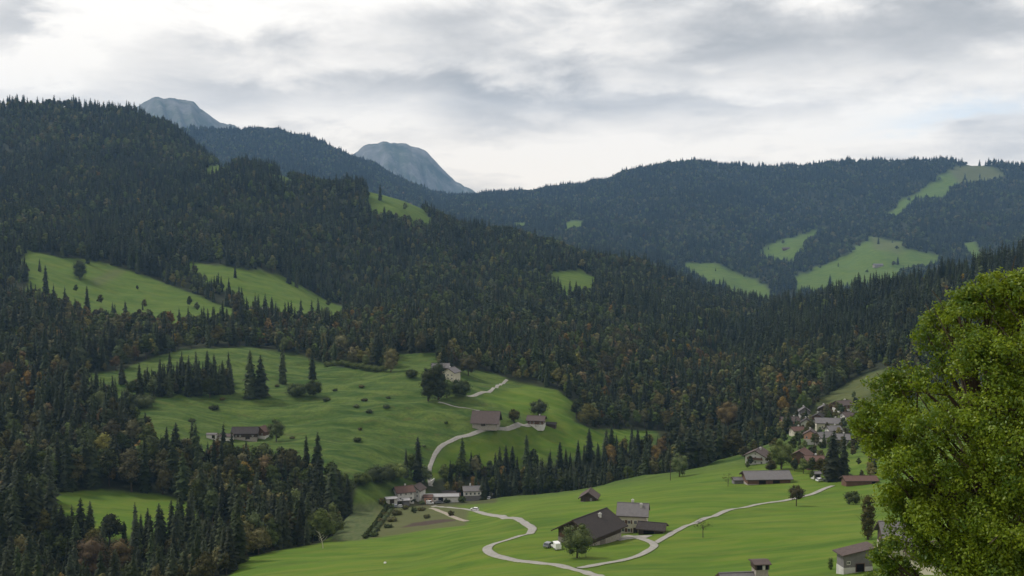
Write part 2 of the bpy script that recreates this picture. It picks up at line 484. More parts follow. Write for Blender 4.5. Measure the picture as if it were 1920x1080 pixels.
scrub = np.maximum(scrub, (inpoly(PX + jx, PY + jy, [(165,522),(235,497),(242,506),(182,540)]) & (RG > 1050) & (RG < 1480)) * .6)
soil = (inpoly(PX + jx * .6, PY + jy * .6, [(750,990),(772,981),(830,974),(864,975),(800,985)]) & near_ok).astype(float)
soil = np.maximum(soil, (inpoly(PX, PY, [(735,946),(760,934),(935,930),(930,943),(850,947),(800,950)]) & near_ok) * .55)
pattr('crop', blur(crop, 1, 1)); pattr('scrub', blur(scrub, 2, 2)); pattr('soil', blur(soil, 1, 1))
tag(link('terrain', tme), 'green meadows and wooded slopes of the alpine valley', kind='structure')
# ------------------------------------------------------------------ camera, sky, sun, air
cam_d = bpy.data.cameras.new('camera'); cam = bpy.data.objects.new('camera', cam_d); C.objects.link(cam)
cam_d.sensor_width = 36; cam_d.lens = 36 * F / W; cam_d.clip_start = .5; cam_d.clip_end = 60000
cam.rotation_euler = (math.pi / 2 - PITCH, 0, 0)
scene.camera = cam

SUN_EL, SUN_AZ = R(48), R(-62)       # azimuth from +Y towards +X
world = bpy.data.worlds.new('World'); scene.world = world; world.use_nodes = True
t = NT(world.node_tree); t.n.clear()
wout = t.new('ShaderNodeOutputWorld'); bg = t.new('ShaderNodeBackground'); t.l.new(bg.outputs[0], wout.inputs[0])
sky = t.new('ShaderNodeTexSky', sky_type='NISHITA'); sky.sun_disc = False
sky.sun_elevation = SUN_EL; sky.sun_rotation = SUN_AZ
d = t.new('ShaderNodeTexCoord').outputs['Generated']
sp = t.new('ShaderNodeSeparateXYZ'); t.l.new(d, sp.inputs[0])
dx, dy, dz = sp.outputs
hz = t.math('ADD', t.math('MAXIMUM', dz, 0.0), .10)
cv = t.new('ShaderNodeCombineXYZ')
t.put(cv.inputs[0], t.math('DIVIDE', dx, hz)); t.put(cv.inputs[1], t.math('DIVIDE', dy, hz))
deck = cv.outputs[0]                                      # a flat cloud deck seen in perspective
big = t.noise(t.mapping(deck, (1.0, .75, 1), (0, 0, .12), (3.1, 1.7, 0)), .8, 5, .55, .3)
small = t.noise(t.mapping(deck, (1.0, .8, 1), (0, 0, .1), (7.3, -2.2, 0)), 2.4, 8, .60, .25)
fluff = t.noise(t.mapping(d, (1, 1, 2.6), (0, 0, 0), (2.2, 0.4, 5.1)), 9.0, 7, .58, .2)
az = t.math('ARCTAN2', dx, dy); el = t.math('ARCSINE', dz)
aw = t.math('ADD', az, t.math('MULTIPLY_ADD', fluff, .22, -.11))
ew = t.math('ADD', el, t.math('ADD', t.math('MULTIPLY_ADD', fluff, .10, -.05), t.math('MULTIPLY_ADD', big, .04, -.02)))
def blob(px, py, wx, wy, amp):
    x, y, z = pdir(px, py)
    a0 = math.atan2(x, y); e0 = math.asin(z / math.sqrt(x*x + y*y + z*z))
    a = t.math('DIVIDE', t.math('SUBTRACT', aw, a0), wx / F); e = t.math('DIVIDE', t.math('SUBTRACT', ew, e0), wy / F)
    q = t.math('ADD', t.math('MULTIPLY', a, a), t.math('MULTIPLY', e, e))
    return t.math('MULTIPLY', t.math('EXPONENT', t.math('MULTIPLY', q, -1.0)), amp * 1.05)
SKY_BLOBS = [   # thicker (darker) and thinner (brighter) parts of the deck
    (860,168,230,26,-.30),(990,185,150,60,-.22),(960,235,160,26,-.26),(1230,190,130,34,-.26),(1150,120,260,46,-.14),(860,60,300,36,-.12),(1560,40,420,50,-.22),(1850,70,260,60,-.26),(1430,110,260,24,-.16),
    (360,100,150,60,-.16),(20,40,60,50,-.34),(400,190,110,20,-.18),(640,200,160,20,-.08),
    (600,225,170,26,.18),(150,50,110,60,.16),(1040,285,300,50,.22),(600,40,220,50,.16),(600,140,160,24,.14),(1560,262,460,40,.10),(1420,215,120,18,-.10),(1640,262,150,16,-.10),(1260,262,90,20,-.10),(930,318,80,14,-.12),(90,150,150,36,.16),(1150,70,70,20,.10),(1700,140,200,30,.08),
]
dens = t.math('ADD', t.math('MULTIPLY_ADD', t.math('SUBTRACT', big, .5), 0.75, .76), t.math('ADD', t.math('MULTIPLY', t.math('SUBTRACT', small, .5), .55), t.math('MULTIPLY', t.math('SUBTRACT', fluff, .5), 1.3)))
dens = t.math('SUBTRACT', dens, t.mapr(el, .32, .75, 0, .30))     # unseen overhead sky darkened, added to cut ambient light for more contrast
for q in SKY_BLOBS: dens = t.math('ADD', dens, blob(*q))
ramp = t.new('ShaderNodeValToRGB'); t.put(ramp.inputs[0], dens)
e = ramp.color_ramp.elements
e[0].position = .10; e[0].color = (.33,.325,.315,1)
e[1].position = .92; e[1].color = (.90,.85,.775,1)
for p_, c_ in ((.34,(.45,.435,.415,1)),(.54,(.60,.575,.54,1)),(.70,(.74,.70,.645,1))):
    q = e.new(p_); q.color = c_
gap = t.math('MINIMUM', t.math('ADD', blob(1800,212,110,18,.45), blob(1300,10,60,14,.0)), 1.0)
skyc = t.new('ShaderNodeMix', data_type='RGBA', blend_type='MULTIPLY'); skyc.inputs[0].default_value = 1
t.l.new(sky.outputs[0], skyc.inputs[6]); skyc.inputs[7].default_value = (.12,.12,.12,1)
blue = t.mix(.75, skyc.outputs[2], (.62,.72,.80))
warm = t.new('ShaderNodeMix', data_type='RGBA', blend_type='MULTIPLY'); warm.inputs[0].default_value = 1
t.l.new(ramp.outputs[0], warm.inputs[6]); t.put(warm.inputs[7], t.mix(t.mapr(el, .02, .20), (1.04, .965, .86), (1, 1, 1)))
t.put(bg.inputs[0], t.mix(gap, warm.outputs[2], blue)); bg.inputs[1].default_value = 1.0

sun_d = bpy.data.lights.new('sun', 'SUN'); sun_d.energy = 2.0; sun_d.angle = R(10); sun_d.color = (1, .96, .90)
sun = bpy.data.objects.new('sun', sun_d); C.objects.link(sun)
sv = Vector((math.sin(SUN_AZ) * math.cos(SUN_EL), math.cos(SUN_AZ) * math.cos(SUN_EL), math.sin(SUN_EL)))
sun.rotation_euler = sv.to_track_quat('Z', 'Y').to_euler(); sun.location = (0, 0, 300)

scene.view_settings.view_transform = 'Standard'; scene.view_settings.look = 'None'
scene.view_settings.gamma = 1; scene.view_settings.exposure = .5
scene.cycles.use_denoising = True
scene.cycles.max_bounces = 5; scene.cycles.diffuse_bounces = 2; scene.cycles.glossy_bounces = 2
scene.cycles.transmission_bounces = 2; scene.cycles.volume_bounces = 1; scene.cycles.transparent_max_bounces = 4

hm = bpy.data.materials.new('valley_haze'); hm.use_nodes = True
ht = NT(hm.node_tree); ht.n.clear()
ho = ht.new('ShaderNodeOutputMaterial'); hv = ht.new('ShaderNodeVolumePrincipled')
hv.inputs['Color'].default_value = (.34,.60,1.0,1); hv.inputs['Density'].default_value = 4.4e-5
hv.inputs['Anisotropy'].default_value = 0.1
ht.l.new(hv.outputs[0], ho.inputs['Volume'])
HAZE = MB().box(-7600, 7600, -300, 10800, -420, 1230).build('haze', hm)
tag(HAZE, 'thin blue haze filling the valley air', kind='stuff')

# ------------------------------------------------------------------ the two bare peaks far behind
def peak(name, label, crest, r, depth, seed):
    n1 = VNoise(seed); P = np.array([polar(px, py, r) for px, py in crest])
    a = np.linspace(P[0, 0], P[-1, 0], 150); zc = np.interp(a, P[:, 0], P[:, 2])
    rows = 70; vs = np.zeros((len(a), rows, 3))
    for j in range(rows):
        s = j / (rows - 1) * 2 - .55                     # -0.55 .. 1.45, crest near s = 1
        rr = r - depth * (1 - s)
        drop = np.where(s < 1, (1 - s) ** 1.1 * depth * .62, (s - 1) * depth * .9)
        x = rr * np.sin(a); y = rr * np.cos(a)
        k = min(1.0, abs(1 - s) * 2.4 + .16)
        ridge = -np.abs(fbm(n1, a * 30 + s * .8, np.full_like(a, s * 1.2), 5)) * 330 + 110
        vs[:, j] = np.stack([x, y, zc - drop + ridge * k], -1)
    g = np.arange(len(a) * rows).reshape(len(a), rows)
    q = np.stack([g[:-1, :-1], g[1:, :-1], g[1:, 1:], g[:-1, 1:]], -1).reshape(-1, 4)[:, ::-1]
    m, t, b, _ = material(name + '_rock_and_turf', .95, .05)
    co = t.new('ShaderNodeTexCoord').outputs['Object']; geo = t.new('ShaderNodeNewGeometry')
    n = t.noise(co, .0045, 6, .65); n2 = t.noise(t.mapping(co, (1, 1, .25)), .012, 5, .7)
    col = t.mix(t.mapr(n, .4, .62), (.075,.09,.06), (.15,.15,.145))
    col = t.mix(t.mapr(n2, .5, .7), col, (.20,.20,.195))
    col = t.mix(t.mapr(t.noise(co, .003, 5, .7), .56, .66), col, (.05,.065,.045))
    t.put(b.inputs['Base Color'], col)
    me = mesh_np(name, vs.reshape(-1, 3), q, [m]); me.polygons.foreach_set('use_smooth', np.ones(len(me.polygons), bool))
    tag(link(name, me), label, kind='structure')
peak('mountain', 'pale bare peak rising behind the dark wooded shoulder', [(120,330),(200,236),(250,192),(285,180),(300,181),(345,186),(365,193),(400,213),(425,229),(440,236),(500,275),(580,340)], 8600, 2600, 21)
peak('mountain', 'blue rocky peak at the head of the valley beside the pass', [(560,360),(640,290),(675,274),(700,267),(740,263),(785,266),(800,275),(830,303),(850,325),(872,346),(890,358),(940,385),(1000,410)], 9300, 2700, 33)
# ------------------------------------------------------------------ tree shapes (metres)
def spruce_arrays(seed, h=22.0, whorls=15, per=9, wid=.155, core=True, ex=.58):
    g = np.random.default_rng(seed); V = []; Fc = []
    def tri(a, b, c):
        o = len(V); V.extend((a, b, c)); Fc.append((o, o + 1, o + 2))
    lean = g.normal(0, .004, 2)
    for w in range(whorls):
        tt = .07 + .90 * (w / (whorls - 1)) ** .92
        z = tt * h
        Rw = h * wid * (1 - tt) ** ex * min(1, .72 + tt * 1.4) * g.uniform(.8, 1.15) + .10
        for b in range(per):
            if w < whorls * .8 and g.random() < .10: continue
            a = 2 * math.pi * (b + g.uniform(-.4, .4)) / per + w * 1.1
            L = Rw * g.uniform(.6, 1.18); droop = L * g.uniform(.25, .75)
            ca, sa = math.cos(a), math.sin(a); wd = L * g.uniform(.26, .42)
            cx, cy = lean * z
            z_ = z + g.uniform(-.5, .5) * h / whorls; root = (cx, cy, z_ + L * .15); tip = (cx + ca * L, cy + sa * L, z_ - droop)
            m = .58; mz = z_ - droop * .35 - wd * .28
            l = (cx + ca * L * m - sa * wd, cy + sa * L * m + ca * wd, mz); r_ = (cx + ca * L * m + sa * wd, cy + sa * L * m - ca * wd, mz)
            tri(root, l, tip); tri(root, tip, r_)
    # leader
    tri((-.16, 0, h * .95), (.16, 0, h * .95), (lean[0]*h, lean[1]*h, h * .985)); tri((0, -.16, h * .95), (0, .16, h * .95), (lean[0]*h, lean[1]*h, h * .985))
    if core:
        n = 7
        for k in range(n):
            a0, a1 = 2*math.pi*k/n, 2*math.pi*(k+1)/n; q = h * wid * .6
            tri((math.cos(a0)*q, math.sin(a0)*q, h*.05), (math.cos(a1)*q, math.sin(a1)*q, h*.05), (0, 0, h*.96))
    return np.array(V), np.array(Fc)

def lobes_for(seed, h, spread, n):
    g = np.random.default_rng(seed); out = []
    for k in range(n):
        t = (k + .5) / n; a = k * 2.4 + g.uniform(-.5, .5)
        zz = h * (.36 + .52 * t); prof = math.sin(math.pi * min(1, (.18 + .82 * t)) ** .9) ** .7 if t < .98 else .2
        rad = spread * prof * g.uniform(.45, .7) * (1 if k % 3 else .35)
        out.append((math.cos(a) * rad, math.sin(a) * rad, zz, spread * g.uniform(.34, .56) * (1.0 - .25 * t)))
    out.append((0, 0, h * .60, spread * .60)); out.append((0, 0, h * .86, spread * .36))
    return out

def leaf_cloud(lobes, per, size, seed, flat=.85, inner=.25):
    """leaf-sized faces on and inside every lobe of a crown"""
    g = np.random.default_rng(seed); Vs = []
    for (x, y, z, r) in lobes:
        n = int(per * r * r)
        d = g.normal(size=(n, 3)); d /= np.linalg.norm(d, axis=1)[:, None]
        rad = r * np.where(g.random(n) < inner, g.uniform(.25, .9, n), g.uniform(.84, 1.12, n))
        bump = 1 + .16 * np.sin(d[:, 0] * 6 + x) * np.sin(d[:, 1] * 5 + y) + .10 * np.sin(d[:, 2] * 8 + z)
        c = d * (rad * bump)[:, None] * [1, 1, flat] + [x, y, z]
        nr = d * .75 + g.normal(0, .55, (n, 3)) + [0, 0, .25]; nr /= np.linalg.norm(nr, axis=1)[:, None]
        u = np.cross(nr, g.normal(size=(n, 3))); u /= np.linalg.norm(u, axis=1)[:, None]; v = np.cross(nr, u)
        s = size * g.uniform(.6, 1.35, n)[:, None]
        Vs.append(np.stack([c - u*s, c - v*s*.55, c + u*s, c + v*s*.55], 1))
    V = np.concatenate(Vs).reshape(-1, 3)
    return V, np.arange(len(V)).reshape(-1, 4)

def core_blob(lobes, k=.78):
    """dim inner leaves that stop the crown from being see-through"""
    V, Fc = [], []
    for (x, y, z, r) in lobes:
        bm = bmesh.new(); bmesh.ops.create_icosphere(bm, subdivisions=1, radius=r * k)
        o = len(V)
        for v in bm.verts:
            j = 1 + random.uniform(-.12, .12); V.append((v.co.x*j + x, v.co.y*j + y, v.co.z*.85*j + z))
        for f in bm.faces: Fc.append(tuple(v.index + o for v in f.verts))
        bm.free()
    return np.array(V), np.array(Fc)

def tri_quads(Q): return np.concatenate([Q[:, [0, 1, 2]], Q[:, [0, 2, 3]]])

def joined(parts):
    Vs, Fs, o = [], [], 0
    for V, Fc in parts:
        if Fc.shape[1] == 4: Fc = tri_quads(Fc)
        Vs.append(V); Fs.append(Fc + o); o += len(V)
    return np.concatenate(Vs), np.concatenate(Fs)

def trunk_mesh(name, h, r, limbs, seed):
    g = np.random.default_rng(seed); mb = MB()
    mb.tube([(0, 0, -1.2), (0, 0, h * .12), (g.normal(0, .1), g.normal(0, .1), h * .45), (0, 0, h * .8)], [r * 1.35, r, r * .75, r * .2], 8)
    for k in range(limbs):
        z = h * g.uniform(.25, .5); a = k * 2.4; L = h * g.uniform(.18, .3)
        mb.tube([(0, 0, z), (math.cos(a)*L*.5, math.sin(a)*L*.5, z + L*.55), (math.cos(a)*L, math.sin(a)*L, z + L)], [r*.5, r*.3, r*.08], 6)
    return mb.mesh(name, M['bark'])

SPR_H, BRD_H = 22.0, 15.0
spruce_crowns = [mesh_np('spruce_crown', *spruce_arrays(40 + k, SPR_H, 24, 11, .150 + .022 * (k % 3)), [M['spruce']]) for k in range(5)]
spruce_trunk = trunk_mesh('spruce_trunk', SPR_H, .28, 0, 3)
brd_lobes = [lobes_for(60 + k, BRD_H, 5.2 + .5 * (k % 3), 9 + k % 3) for k in range(4)]
brd_crowns = {}
for mk in ('green', 'olive', 'rust'):
    brd_crowns[mk] = []
for k, lb in enumerate(brd_lobes):
    V_, F_ = joined([leaf_cloud(lb, 26, .50, 80 + k), core_blob(lb, .8)])
    me = mesh_np('broadleaf_crown', V_, F_, [M['green']])
    brd_crowns['green'].append(me)
    for mk in ('olive', 'rust'):
        m2 = me.copy(); m2.materials[0] = M[mk]; brd_crowns[mk].append(m2)
brd_trunk = trunk_mesh('broadleaf_trunk', BRD_H, .32, 5, 5)

# lighter shapes for the distant woods
low = bpy.data.collections.new('tree_shapes')
def low_obj(name, V, Fc, mat):
    o = bpy.data.objects.new(name, mesh_np(name, V, Fc, [mat])); low.objects.link(o)
for k in range(3):
    low_obj('a%d_spruce_shape' % k, *spruce_arrays(140 + k, SPR_H, 12, 8, .165 + .03 * k, ex=.52), M['spruce'])
lowl = [lobes_for(160 + k, BRD_H, 5.0, 6) for k in range(3)]
lowa = [joined([leaf_cloud(lb, 9, .85, 180 + k), core_blob(lb, .8)]) for k, lb in enumerate(lowl)]
for i, mk in enumerate(('green', 'green', 'olive', 'olive', 'rust')):
    low_obj('b%d_%s_shape' % (i, mk), *lowa[i % 3], M[mk])
# index of a shape in the collection: 0-2 spruce, 3-4 green, 5-6 olive, 7 rust

# ------------------------------------------------------------------ where trees grow
def scatter(r0, r1, a0, a1, cell):
    n = int(.5 * (a1 - a0) * (r1 * r1 - r0 * r0) / (cell * cell))
    a = rng.uniform(a0, a1, n); r = np.sqrt(rng.uniform(r0 * r0, r1 * r1, n))
    return r * np.sin(a), r * np.cos(a)

pts = []
for r0, r1, cell in ((350, 640, 5.6), (640, 1100, 6.2), (1100, 2200, 7.2), (2200, 2700, 8.6), (2700, 6600, 13.0)):
    x, y = scatter(r0, r1, -.50, .50, cell)
    pts.append(np.stack([x, y], 1))
P = np.concatenate(pts)
ia, ir = gidx(P[:, 0], P[:, 1])
ii, jj = np.rint(ia).astype(int), np.rint(ir).astype(int)
P = P[(WOOD[ii, jj] > .5) | ((np.hypot(P[:, 0], P[:, 1]) > 1050) & (rng.random(len(P)) < .009))]
ia, ir = gidx(P[:, 0], P[:, 1]); ii, jj = np.rint(ia).astype(int), np.rint(ir).astype(int)
PZ = bil(Z, P[:, 0], P[:, 1]); PR = np.hypot(P[:, 0], P[:, 1])
ppx, ppy = topix(P[:, 0], P[:, 1], PZ)
# composition: damp gullies and edges carry broadleaf trees, the rest spruce
mixn = fbm(N4, P[:, 0] / 90, P[:, 1] / 140, 3)
pb = .54 + .42 * mixn
pb = np.where(PR < 1150, pb + .14, pb)
pb = np.where((ppx > 1050) & (PR < 1100), pb + .18, pb)
pb = np.where((ppx > 880) & (ppx < 1250) & (PR < 740), .22, pb)          # the dark spruce row behind the near meadow
pb = np.where((ppx < 450) & (PR < 560), .40, pb)
pb = np.where((LID[ii, jj] == names.index('right')) & (ppy < 690), pb - .34, pb)
isb = rng.random(len(P)) < pb
u = rng.random(len(P))
autn = fbm(N1, P[:, 0] / 45, P[:, 1] / 60, 2)
pr = np.where(PR < 1150, .045 + .10 * autn, np.where(PR < 2200, .006, .003))
kind = np.where(~isb, 0, np.where(u < pr, 3, np.where(rng.random(len(P)) < np.where(PR < 1150, .45, .20), 2, 1)))   # 0 spruce 1 green 2 olive 3 rust
sc = np.where(kind == 0, rng.uniform(.55, 1.2, len(P)), rng.uniform(.5, 1.15, len(P)))
sc = sc * (1 + .28 * np.clip(fbm(N2, P[:, 0] / 55, P[:, 1] / 75, 3), -1, 1)) * np.where(PR > 2700, 1.2, 1)
hgt = np.where(kind == 0, SPR_H, BRD_H) * sc
row = (ppx > 850) & (ppx < 1260) & (PR < 800); sc = np.where(row, sc * .80, sc); low_wood = (PR > 380) & (PR < 525) & (ppx > 70) & (ppx < 440); sc = np.where(low_wood, sc * .78, sc); hgt = np.where(kind == 0, SPR_H, BRD_H) * sc
hide = RIDGE_HIDE[ii, np.maximum(jj - 3, 0)]
seen = (PZ + hgt + 14) / PR > hide
P, PZ, PR, kind, sc, hgt = P[seen], PZ[seen], PR[seen], kind[seen], sc[seen], hgt[seen]
rot = rng.uniform(0, 2 * math.pi, len(P))
# ------------------------------------------------------------------ buildings
M['dark_wood'] = boards('weathered_dark_boards', (.050,.036,.028), (.075,.055,.042), (.11,.090,.075), .22)
M['brown_wood'] = boards('brown_boards', (.110,.062,.042), (.150,.085,.058), (.17,.12,.095), .22)
M['grey_wood'] = boards('grey_boards', (.13,.125,.13), (.19,.18,.18), (.24,.22,.20), .22)
M['white'] = mottled('white_render', (.54,.525,.49), (.64,.625,.59), .7, .85, .15, c3=(.40,.385,.35))
M['cream'] = mottled('cream_render', (.50,.46,.36), (.58,.54,.44), .7, .85, .15, c3=(.40,.36,.28))
M['stone'] = mottled('rubble_stone', (.26,.235,.205), (.37,.34,.30), 1.4, .9, .1, c3=(.18,.16,.14))
M['concrete'] = mottled('pale_concrete', (.42,.41,.39), (.54,.53,.50), .8, .9, .1, c3=(.33,.32,.30))
M['salmon'] = mottled('salmon_render', (.50,.27,.19), (.58,.33,.24), .7, .85, .15)
M['roof_dark'] = boards('dark_brown_tiles', (.032,.027,.026), (.050,.042,.040), (.10,.088,.084), .33, 'Y')
M['roof_grey'] = boards('grey_slates', (.120,.112,.115), (.160,.150,.152), (.24,.225,.215), .33, 'Y')
M['roof_brown'] = boards('brown_tiles', (.072,.054,.050), (.100,.076,.070), (.15,.125,.115), .33, 'Y')
M['roof_red'] = boards('red_tiles', (.098,.056,.046), (.128,.074,.060), (.14,.11,.095), .33, 'Y')
M['roof_metal'] = boards('pale_sheet_metal', (.28,.275,.28), (.36,.355,.355), (.23,.22,.21), .6, 'X', .5)
M['frame'] = mottled('painted_window_frame', (.60,.58,.54), (.68,.66,.62), 3, .5, .3)
M['shutter'] = mottled('brown_shutter', (.09,.05,.035), (.13,.075,.05), 3, .7, .2)
M['dark_door'] = mottled('dark_plank_door', (.035,.028,.024), (.055,.045,.038), 3, .8, .2)
def plain(name, col, rough, spec=.5, metal=0.0):
    m, t_, b, _ = material(name, rough, spec)
    n = t_.noise(t_.new('ShaderNodeTexCoord').outputs['Object'], 2.0, 3)
    t_.put(b.inputs['Base Color'], t_.mix(n, tuple(c * .85 for c in col), tuple(min(1, c * 1.12) for c in col)))
    b.inputs['Metallic'].default_value = metal
    return m
M['pane'] = plain('window_glass', (.035,.042,.05), .12, .6)
M['opening_shade'] = plain('painted_opening_shade', (.010,.009,.010), .9, .1)  # near-black colour that paints the shade inside openings onto solid panels
CLEAR = []; SCREENS = []; USED = {0: 0, 1: 0}

def xprism(mb, prof, x0, x1, mi=0):
    """profile in y,z extruded along x"""
    n = len(prof)
    vs = [(x0, y, z) for y, z in prof] + [(x1, y, z) for y, z in prof]
    fs = [tuple(range(n)), tuple(reversed(range(n, 2*n)))]
    for i in range(n):
        j = (i + 1) % n; fs.append((i, i + n, j + n, j))
    mb.add(vs, fs, mi)

win_mesh = {}
def opening(kind_, face, u, z, w, h, parent, L, Wd, shut=False, detail=True):
    """a window or door on one face of a building: front(-y) back right(+x) left(-x)"""
    key = (kind_, round(w, 2), round(h, 2), shut, detail)
    if key not in win_mesh:
        a = MB(); b_ = MB(); c = MB()
        t_ = .09
        if kind_ == 'window':
            a.box(-w/2, w/2, -.05, .02, -t_, t_ * .4); a.box(-w/2, w/2, -.05, .02, h - t_, h); a.box(-w/2, -w/2 + t_, -.045, .02, t_ * .4, h - t_); a.box(w/2 - t_, w/2, -.045, .02, t_ * .4, h - t_)
            a.box(-.03, .03, -.04, .02, t_ * .4, h - t_)
            b_.box(-w/2 + .04, w/2 - .04, -.02, .015, .02, h - .02)
            if shut:
                c.box(0, w*.45, -.07, .0, -.02, h + .02)
            win_mesh[key] = (a.mesh('window_frame', M['frame']), b_.mesh('pane', M['pane']), c.mesh('shutter', M['shutter']) if shut else None)
        else:
            a.box(-w/2, w/2, -.06, .02, 0, h); b_.box(-w/2 - .12, -w/2, -.09, .02, 0, h + .12); b_.box(w/2, w/2 + .12, -.09, .02, 0, h + .12); b_.box(-w/2, w/2, -.09, .02, h, h + .12)
            win_mesh[key] = (a.mesh('door', M['dark_door'] if kind_ == 'door' else M['opening_shade']), b_.mesh('door_frame', M['shutter']), None)  # a dark opening is a solid panel with its inner shade painted on
    A, B, Cc = win_mesh[key]
    loc, rz = {'front': ((u, -Wd/2, z), 0), 'back': ((u, Wd/2, z), math.pi), 'right': ((L/2, u, z), math.pi/2), 'left': ((-L/2, -u, z), -math.pi/2)}[face]
    o = link('window' if kind_ == 'window' else 'door', A, parent, loc, rz)
    link('pane' if kind_ == 'window' else 'door_frame', B, o)
    if Cc: link('shutter', Cc, o, (w/2 + .04, 0, 0)); link('shutter', Cc, o, (-w/2 - .04 - w*.45, 0, 0))
    return o

def house(name, label, cat, px, py, L, Wd, h, pitch, yaw, wall, roof, over=.8, lower=None, hl=0, openings=(), chimneys=(), pos=None, thick=.22, clear=None, balcony=None, group=None, sink=2.5):
    p = pos if pos is not None else at(px, py)
    # the lowest corner decides how deep the footing goes; floor level follows the middle of the plot
    root = thing(name, label, cat, p, R(yaw), group)
    CLEAR.append((p.x, p.y, clear if clear else max(L, Wd) * .62))
    tp = math.tan(R(pitch)); rise = Wd / 2 * tp
    z0 = hl if lower else -sink
    mb = MB(); xprism(mb, [(-Wd/2, z0), (Wd/2, z0), (Wd/2, h), (0, h + rise), (-Wd/2, h)], -L/2, L/2); mb.build('wall', M[wall], root)
    if lower:
        mb = MB(); mb.box(-L/2 - .06, L/2 + .06, -Wd/2 - .06, Wd/2 + .06, -sink, hl - .003); mb.build('ground_floor_wall', M[lower], root)
    e = Wd/2 + over; ze = h - over * tp; g = over * 1.1
    mb = MB()
    k = .03
    for s in (-1, 1):
        xprism(mb, [(0, h + rise + k), (s*e, ze + k), (s*e, ze + k + thick), (0, h + rise + k + thick / math.cos(R(pitch)))], -L/2 - g, L/2 + g)
    mb.box(-L/2 - g, L/2 + g, -.16, .16, h + rise + thick + .04, h + rise + thick + .14)
    ro = mb.build('roof', M[roof], root)
    mb = MB()                                             # barge boards and gutters
    for x in (-L/2 - g - .06, L/2 + g + .003):
        for s in (-1, 1):
            xprism(mb, [(0, h + rise - .12), (s*e, ze - .12), (s*e, ze + thick + .06), (0, h + rise + thick + .10)], x, x + .057)
    for s in (-1, 1): mb.box(-L/2 - g, L/2 + g, min(s*(e + .003), s*(e + .12)), max(s*(e + .003), s*(e + .12)), ze - .02, ze + .12)
    mb.build('barge_boards', M['dark_wood'], ro)
    for (cx, cy, ch) in chimneys:
        zr = h + rise - abs(cy) * tp
        mb = MB(); mb.box(cx - .38, cx + .38, cy - .38, cy + .38, zr - .4, zr + ch); mb.box(cx - .46, cx + .46, cy - .46, cy + .46, zr + ch + .003, zr + ch + .15); mb.box(cx - .2, cx + .2, cy - .2, cy + .2, zr + ch + .153, zr + ch + .4)
        mb.build('chimney', M['concrete'], ro)
    for op in openings: opening(op[0], op[1], op[2], op[3], op[4], op[5], root, L, Wd, *(op[6:]))
    if balcony:
        face, zb, wb = balcony
        mb = MB()
        if face in ('left', 'right'):
            s = 1 if face == 'right' else -1; x0, x1 = sorted((s*(L/2 + .01), s*(L/2 + 1.2)))
            mb.box(x0, x1, -wb/2, wb/2, zb - .12, zb); xo = s*(L/2 + 1.2); mb.box(min(xo, xo - s*.06), max(xo, xo - s*.06), -wb/2, wb/2, zb + .003, zb + 1.0)
        else:
            y0, y1 = -Wd/2 - 1.2, -Wd/2 - .01
            mb.box(-wb/2, wb/2, y0, y1, zb - .12, zb); mb.box(-wb/2, wb/2, y0, y0 + .06, zb + .003, zb + 1.0)
        mb.build('balcony', M['brown_wood'], root)
    return root

def wins(face, us, zs, w=.95, h=1.15, shut=False): return [('window', face, u, z, w, h, shut) for z in zs for u in us]

# farmstead on the near meadow
house('barn', 'big dark wooden barn with sagging brown tiled roof beside the round garden tree', 'barn', 1106, 1014, 15.5, 12.5, 4.6, 29, 52, 'dark_wood', 'roof_dark', 1.5, 'stone', 2.0,
      [('door', 'front', -2.5, .1, 2.6, 2.4), ('door', 'left', 2.4, .0, 1.1, 2.0)] + wins('front', (2.0, 4.6), (.7,), .9, .8, False) + wins('left', (-3.8, -1.2), (.7, 2.9), .9, 1.0, False) + wins('left', (1.4, 3.8), (2.9,), .9, 1.0, False) + wins('left', (-1.2, 1.2), (5.2,), .8, .9, False), [(2.4, -2.0, 1.2)], balcony=('left', 2.65, 10))
house('farmhouse', 'cream rendered farmhouse with grey slate roof between the big barn and the low shed', 'house', 1187, 996, 9.0, 8.5, 6.2, 33, -10, 'cream', 'roof_grey', .55, None, 0,
      wins('front', (-2.9, -1.0, 2.9), (.9, 3.5), .95, 1.15, True) + wins('front', (1.0,), (3.5,)) + [('door', 'front', 1.0, .1, 1.1, 2.1)] + wins('right', (-2.2, 2.2), (.9, 3.5)) + wins('right', (0,), (6.2,), .8, 1.0), [(-.2, .5, 1.3), (2.6, -1.2, 1.0)])
house('shed', 'low dark open shed with brown roof right beside the cream farmhouse', 'shed', 1223, 999, 7.6, 5.6, 1.9, 24, -18, 'dark_wood', 'roof_dark', .7, None, 0, [('dark_opening', 'front', -.6, .05, 3.4, 1.6)])
house('hut', 'small dark timber hut alone on the grass above the big barn', 'hut', 1105, 939, 7.0, 6.6, 2.3, 34, 78, 'dark_wood', 'roof_brown', .9, 'stone', .5, [('door', 'left', -1.5, .5, 1.0, 1.8)] + wins('left', (1.2,), (1.0,), .8, .8, False))

